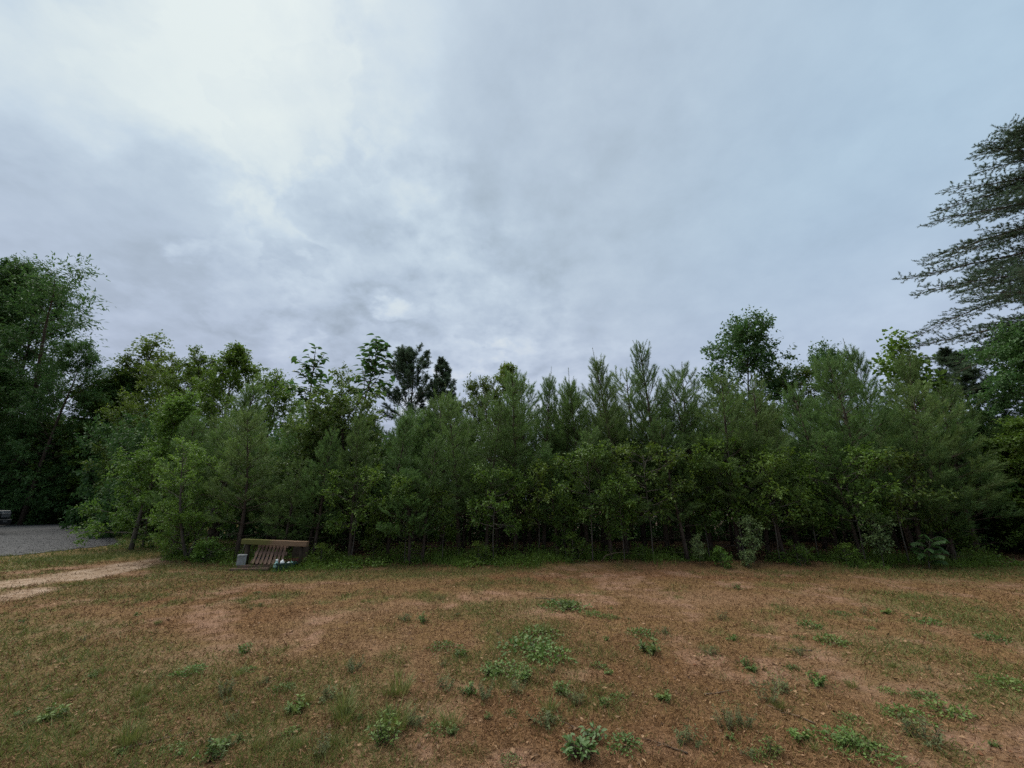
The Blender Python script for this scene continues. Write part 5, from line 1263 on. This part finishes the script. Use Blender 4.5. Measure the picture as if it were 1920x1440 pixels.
    tag(o, 'dark plywood sheet leaning behind the bare end of the beam', 'plywood')
scrap()

# ------------------------------------------------------------------ the pickup on the gravel
def pickup():
    P = at_depth(-62, 1000, 20.0); gz = Hs(P.x, 20.0)
    o = empty('pickup_truck', (P.x, 20.4, gz + .02)); o.rotation_euler = (0, 0, math.radians(-14))
    tag(o, 'black pickup truck cut off by the edge on the gravel pad', 'truck')
    paint = material('black_paint', (.006, .008, .010), (.009, .011, .013), rough=.18, spec=.6, noise=(3, .4), attr=False)
    glass = material('tinted_glass', (.01, .012, .014), rough=.05, spec=.7, attr=False); chrome = material('dark_trim', (.012, .013, .015), rough=.45, metallic=0.0, attr=False)
    rub = material('tyre_rubber', (.012, .012, .012), (.02, .02, .02), rough=.85, noise=(20, .5), attr=False); lamp = material('headlamp_lens', (.07, .072, .075), rough=.2, spec=.5, attr=False)
    hw = .95
    def arch(cx): return [(cx + .47 * math.cos(a), .36 + .47 * math.sin(a)) for a in np.linspace(0, math.pi, 9)]
    prof = [(0, .42), (0, .95), (-.10, 1.12), (-1.35, 1.20), (-5.35, 1.20), (-5.42, .55), (-5.0, .42)] + arch(-4.35)[::-1] + [(-3.7, .38), (-1.6, .38)] + arch(-1.0)[::-1]
    mb = MB(); mb.prism(prof, -hw, hw, bev=.03); mb.obj('body', [paint], o)
    mb = MB(); mb.prism([(-1.30, 1.18), (-2.05, 1.80), (-3.35, 1.82), (-3.62, 1.18)], -hw + .10, hw - .10, bev=.04); mb.obj('cab', [paint], o)
    for y in (-hw + .085, hw - .105):
        for x0, x1, t0, t1 in ((-1.62, -2.42, -2.10, -2.42), (-2.50, -3.42, -2.50, -3.28)):
            mb = MB(); mb.prism([(x0, 1.25), (t0, 1.72), (t1, 1.73), (x1, 1.25)], y, y + .02, bev=.004); mb.obj('window', [glass], o)
    mb = MB(); M4 = Matrix.Translation((-1.645, 0, 1.51)) @ Matrix.Rotation(math.radians(-50.5), 4, 'Y'); mb.box((-.012, -.72, -.36), (.012, .72, .36), M4, .004); mb.obj('windshield', [glass], o)
    mb = MB(); mb.box((-.03, -hw - .02, .46), (.16, hw + .02, .70), bev=.04); mb.obj('front_bumper', [chrome], o)
    mb = MB(); mb.box((-5.58, -hw, .48), (-5.40, hw, .68), bev=.03); mb.obj('rear_bumper', [chrome], o)
    g_ = empty('grille'); g_.parent = o
    for z in (.76, .84, .92, 1.0):
        mb = MB(); mb.box((-.02, -.55, z), (.03, .55, z + .045), bev=.006); mb.obj('grille_bar', [chrome if z < .8 else paint], g_)
    for s in (-1, 1):
        mb = MB(); mb.box((-.10, s * .76 - .16, .78), (.03, s * .76 + .16, 1.0), bev=.02); mb.obj('headlight', [lamp], o)
        mb = MB(); mb.box((.14, s * .72 - .07, .56), (.175, s * .72 + .07, .63), bev=.01); mb.obj('fog_light', [lamp], o)
        mb = MB(); mb.box((-5.44, s * .84 - .08, .80), (-5.38, s * .84 + .08, 1.12), bev=.01); mb.obj('tail_light', [MAT['red']], o)
        mb = MB(); mb.box((-1.78, s * (hw + .10) - .10, 1.22), (-1.66, s * (hw + .10) + .10, 1.42), bev=.03); mb.obj('mirror', [paint], o)
        for cx in (-1.0, -4.35):
            wh = empty('wheel', (cx, s * (hw - .13), .36)); wh.parent = o
            mb = MB(); mb.tube([(0, -.13, 0), (0, -.12, 0), (0, .12, 0), (0, .13, 0)], [.33, .38, .38, .33], 24); mb.obj('tyre', [rub], wh, True)
            mb = MB(); mb.tube([(0, s * .125, 0), (0, s * .14, 0)], [.24, .22], 18); mb.obj('rim', [chrome], wh)
    for x in (-2.46, -3.45):
        for s in (-1, 1):
            mb = MB(); mb.box((x + .06, s * hw - .015 + (.012 if s > 0 else -.012), 1.02), (x + .2, s * hw + .015 + (.012 if s > 0 else -.012), 1.05), bev=.006); mb.obj('door_handle', [chrome], o)
pickup()
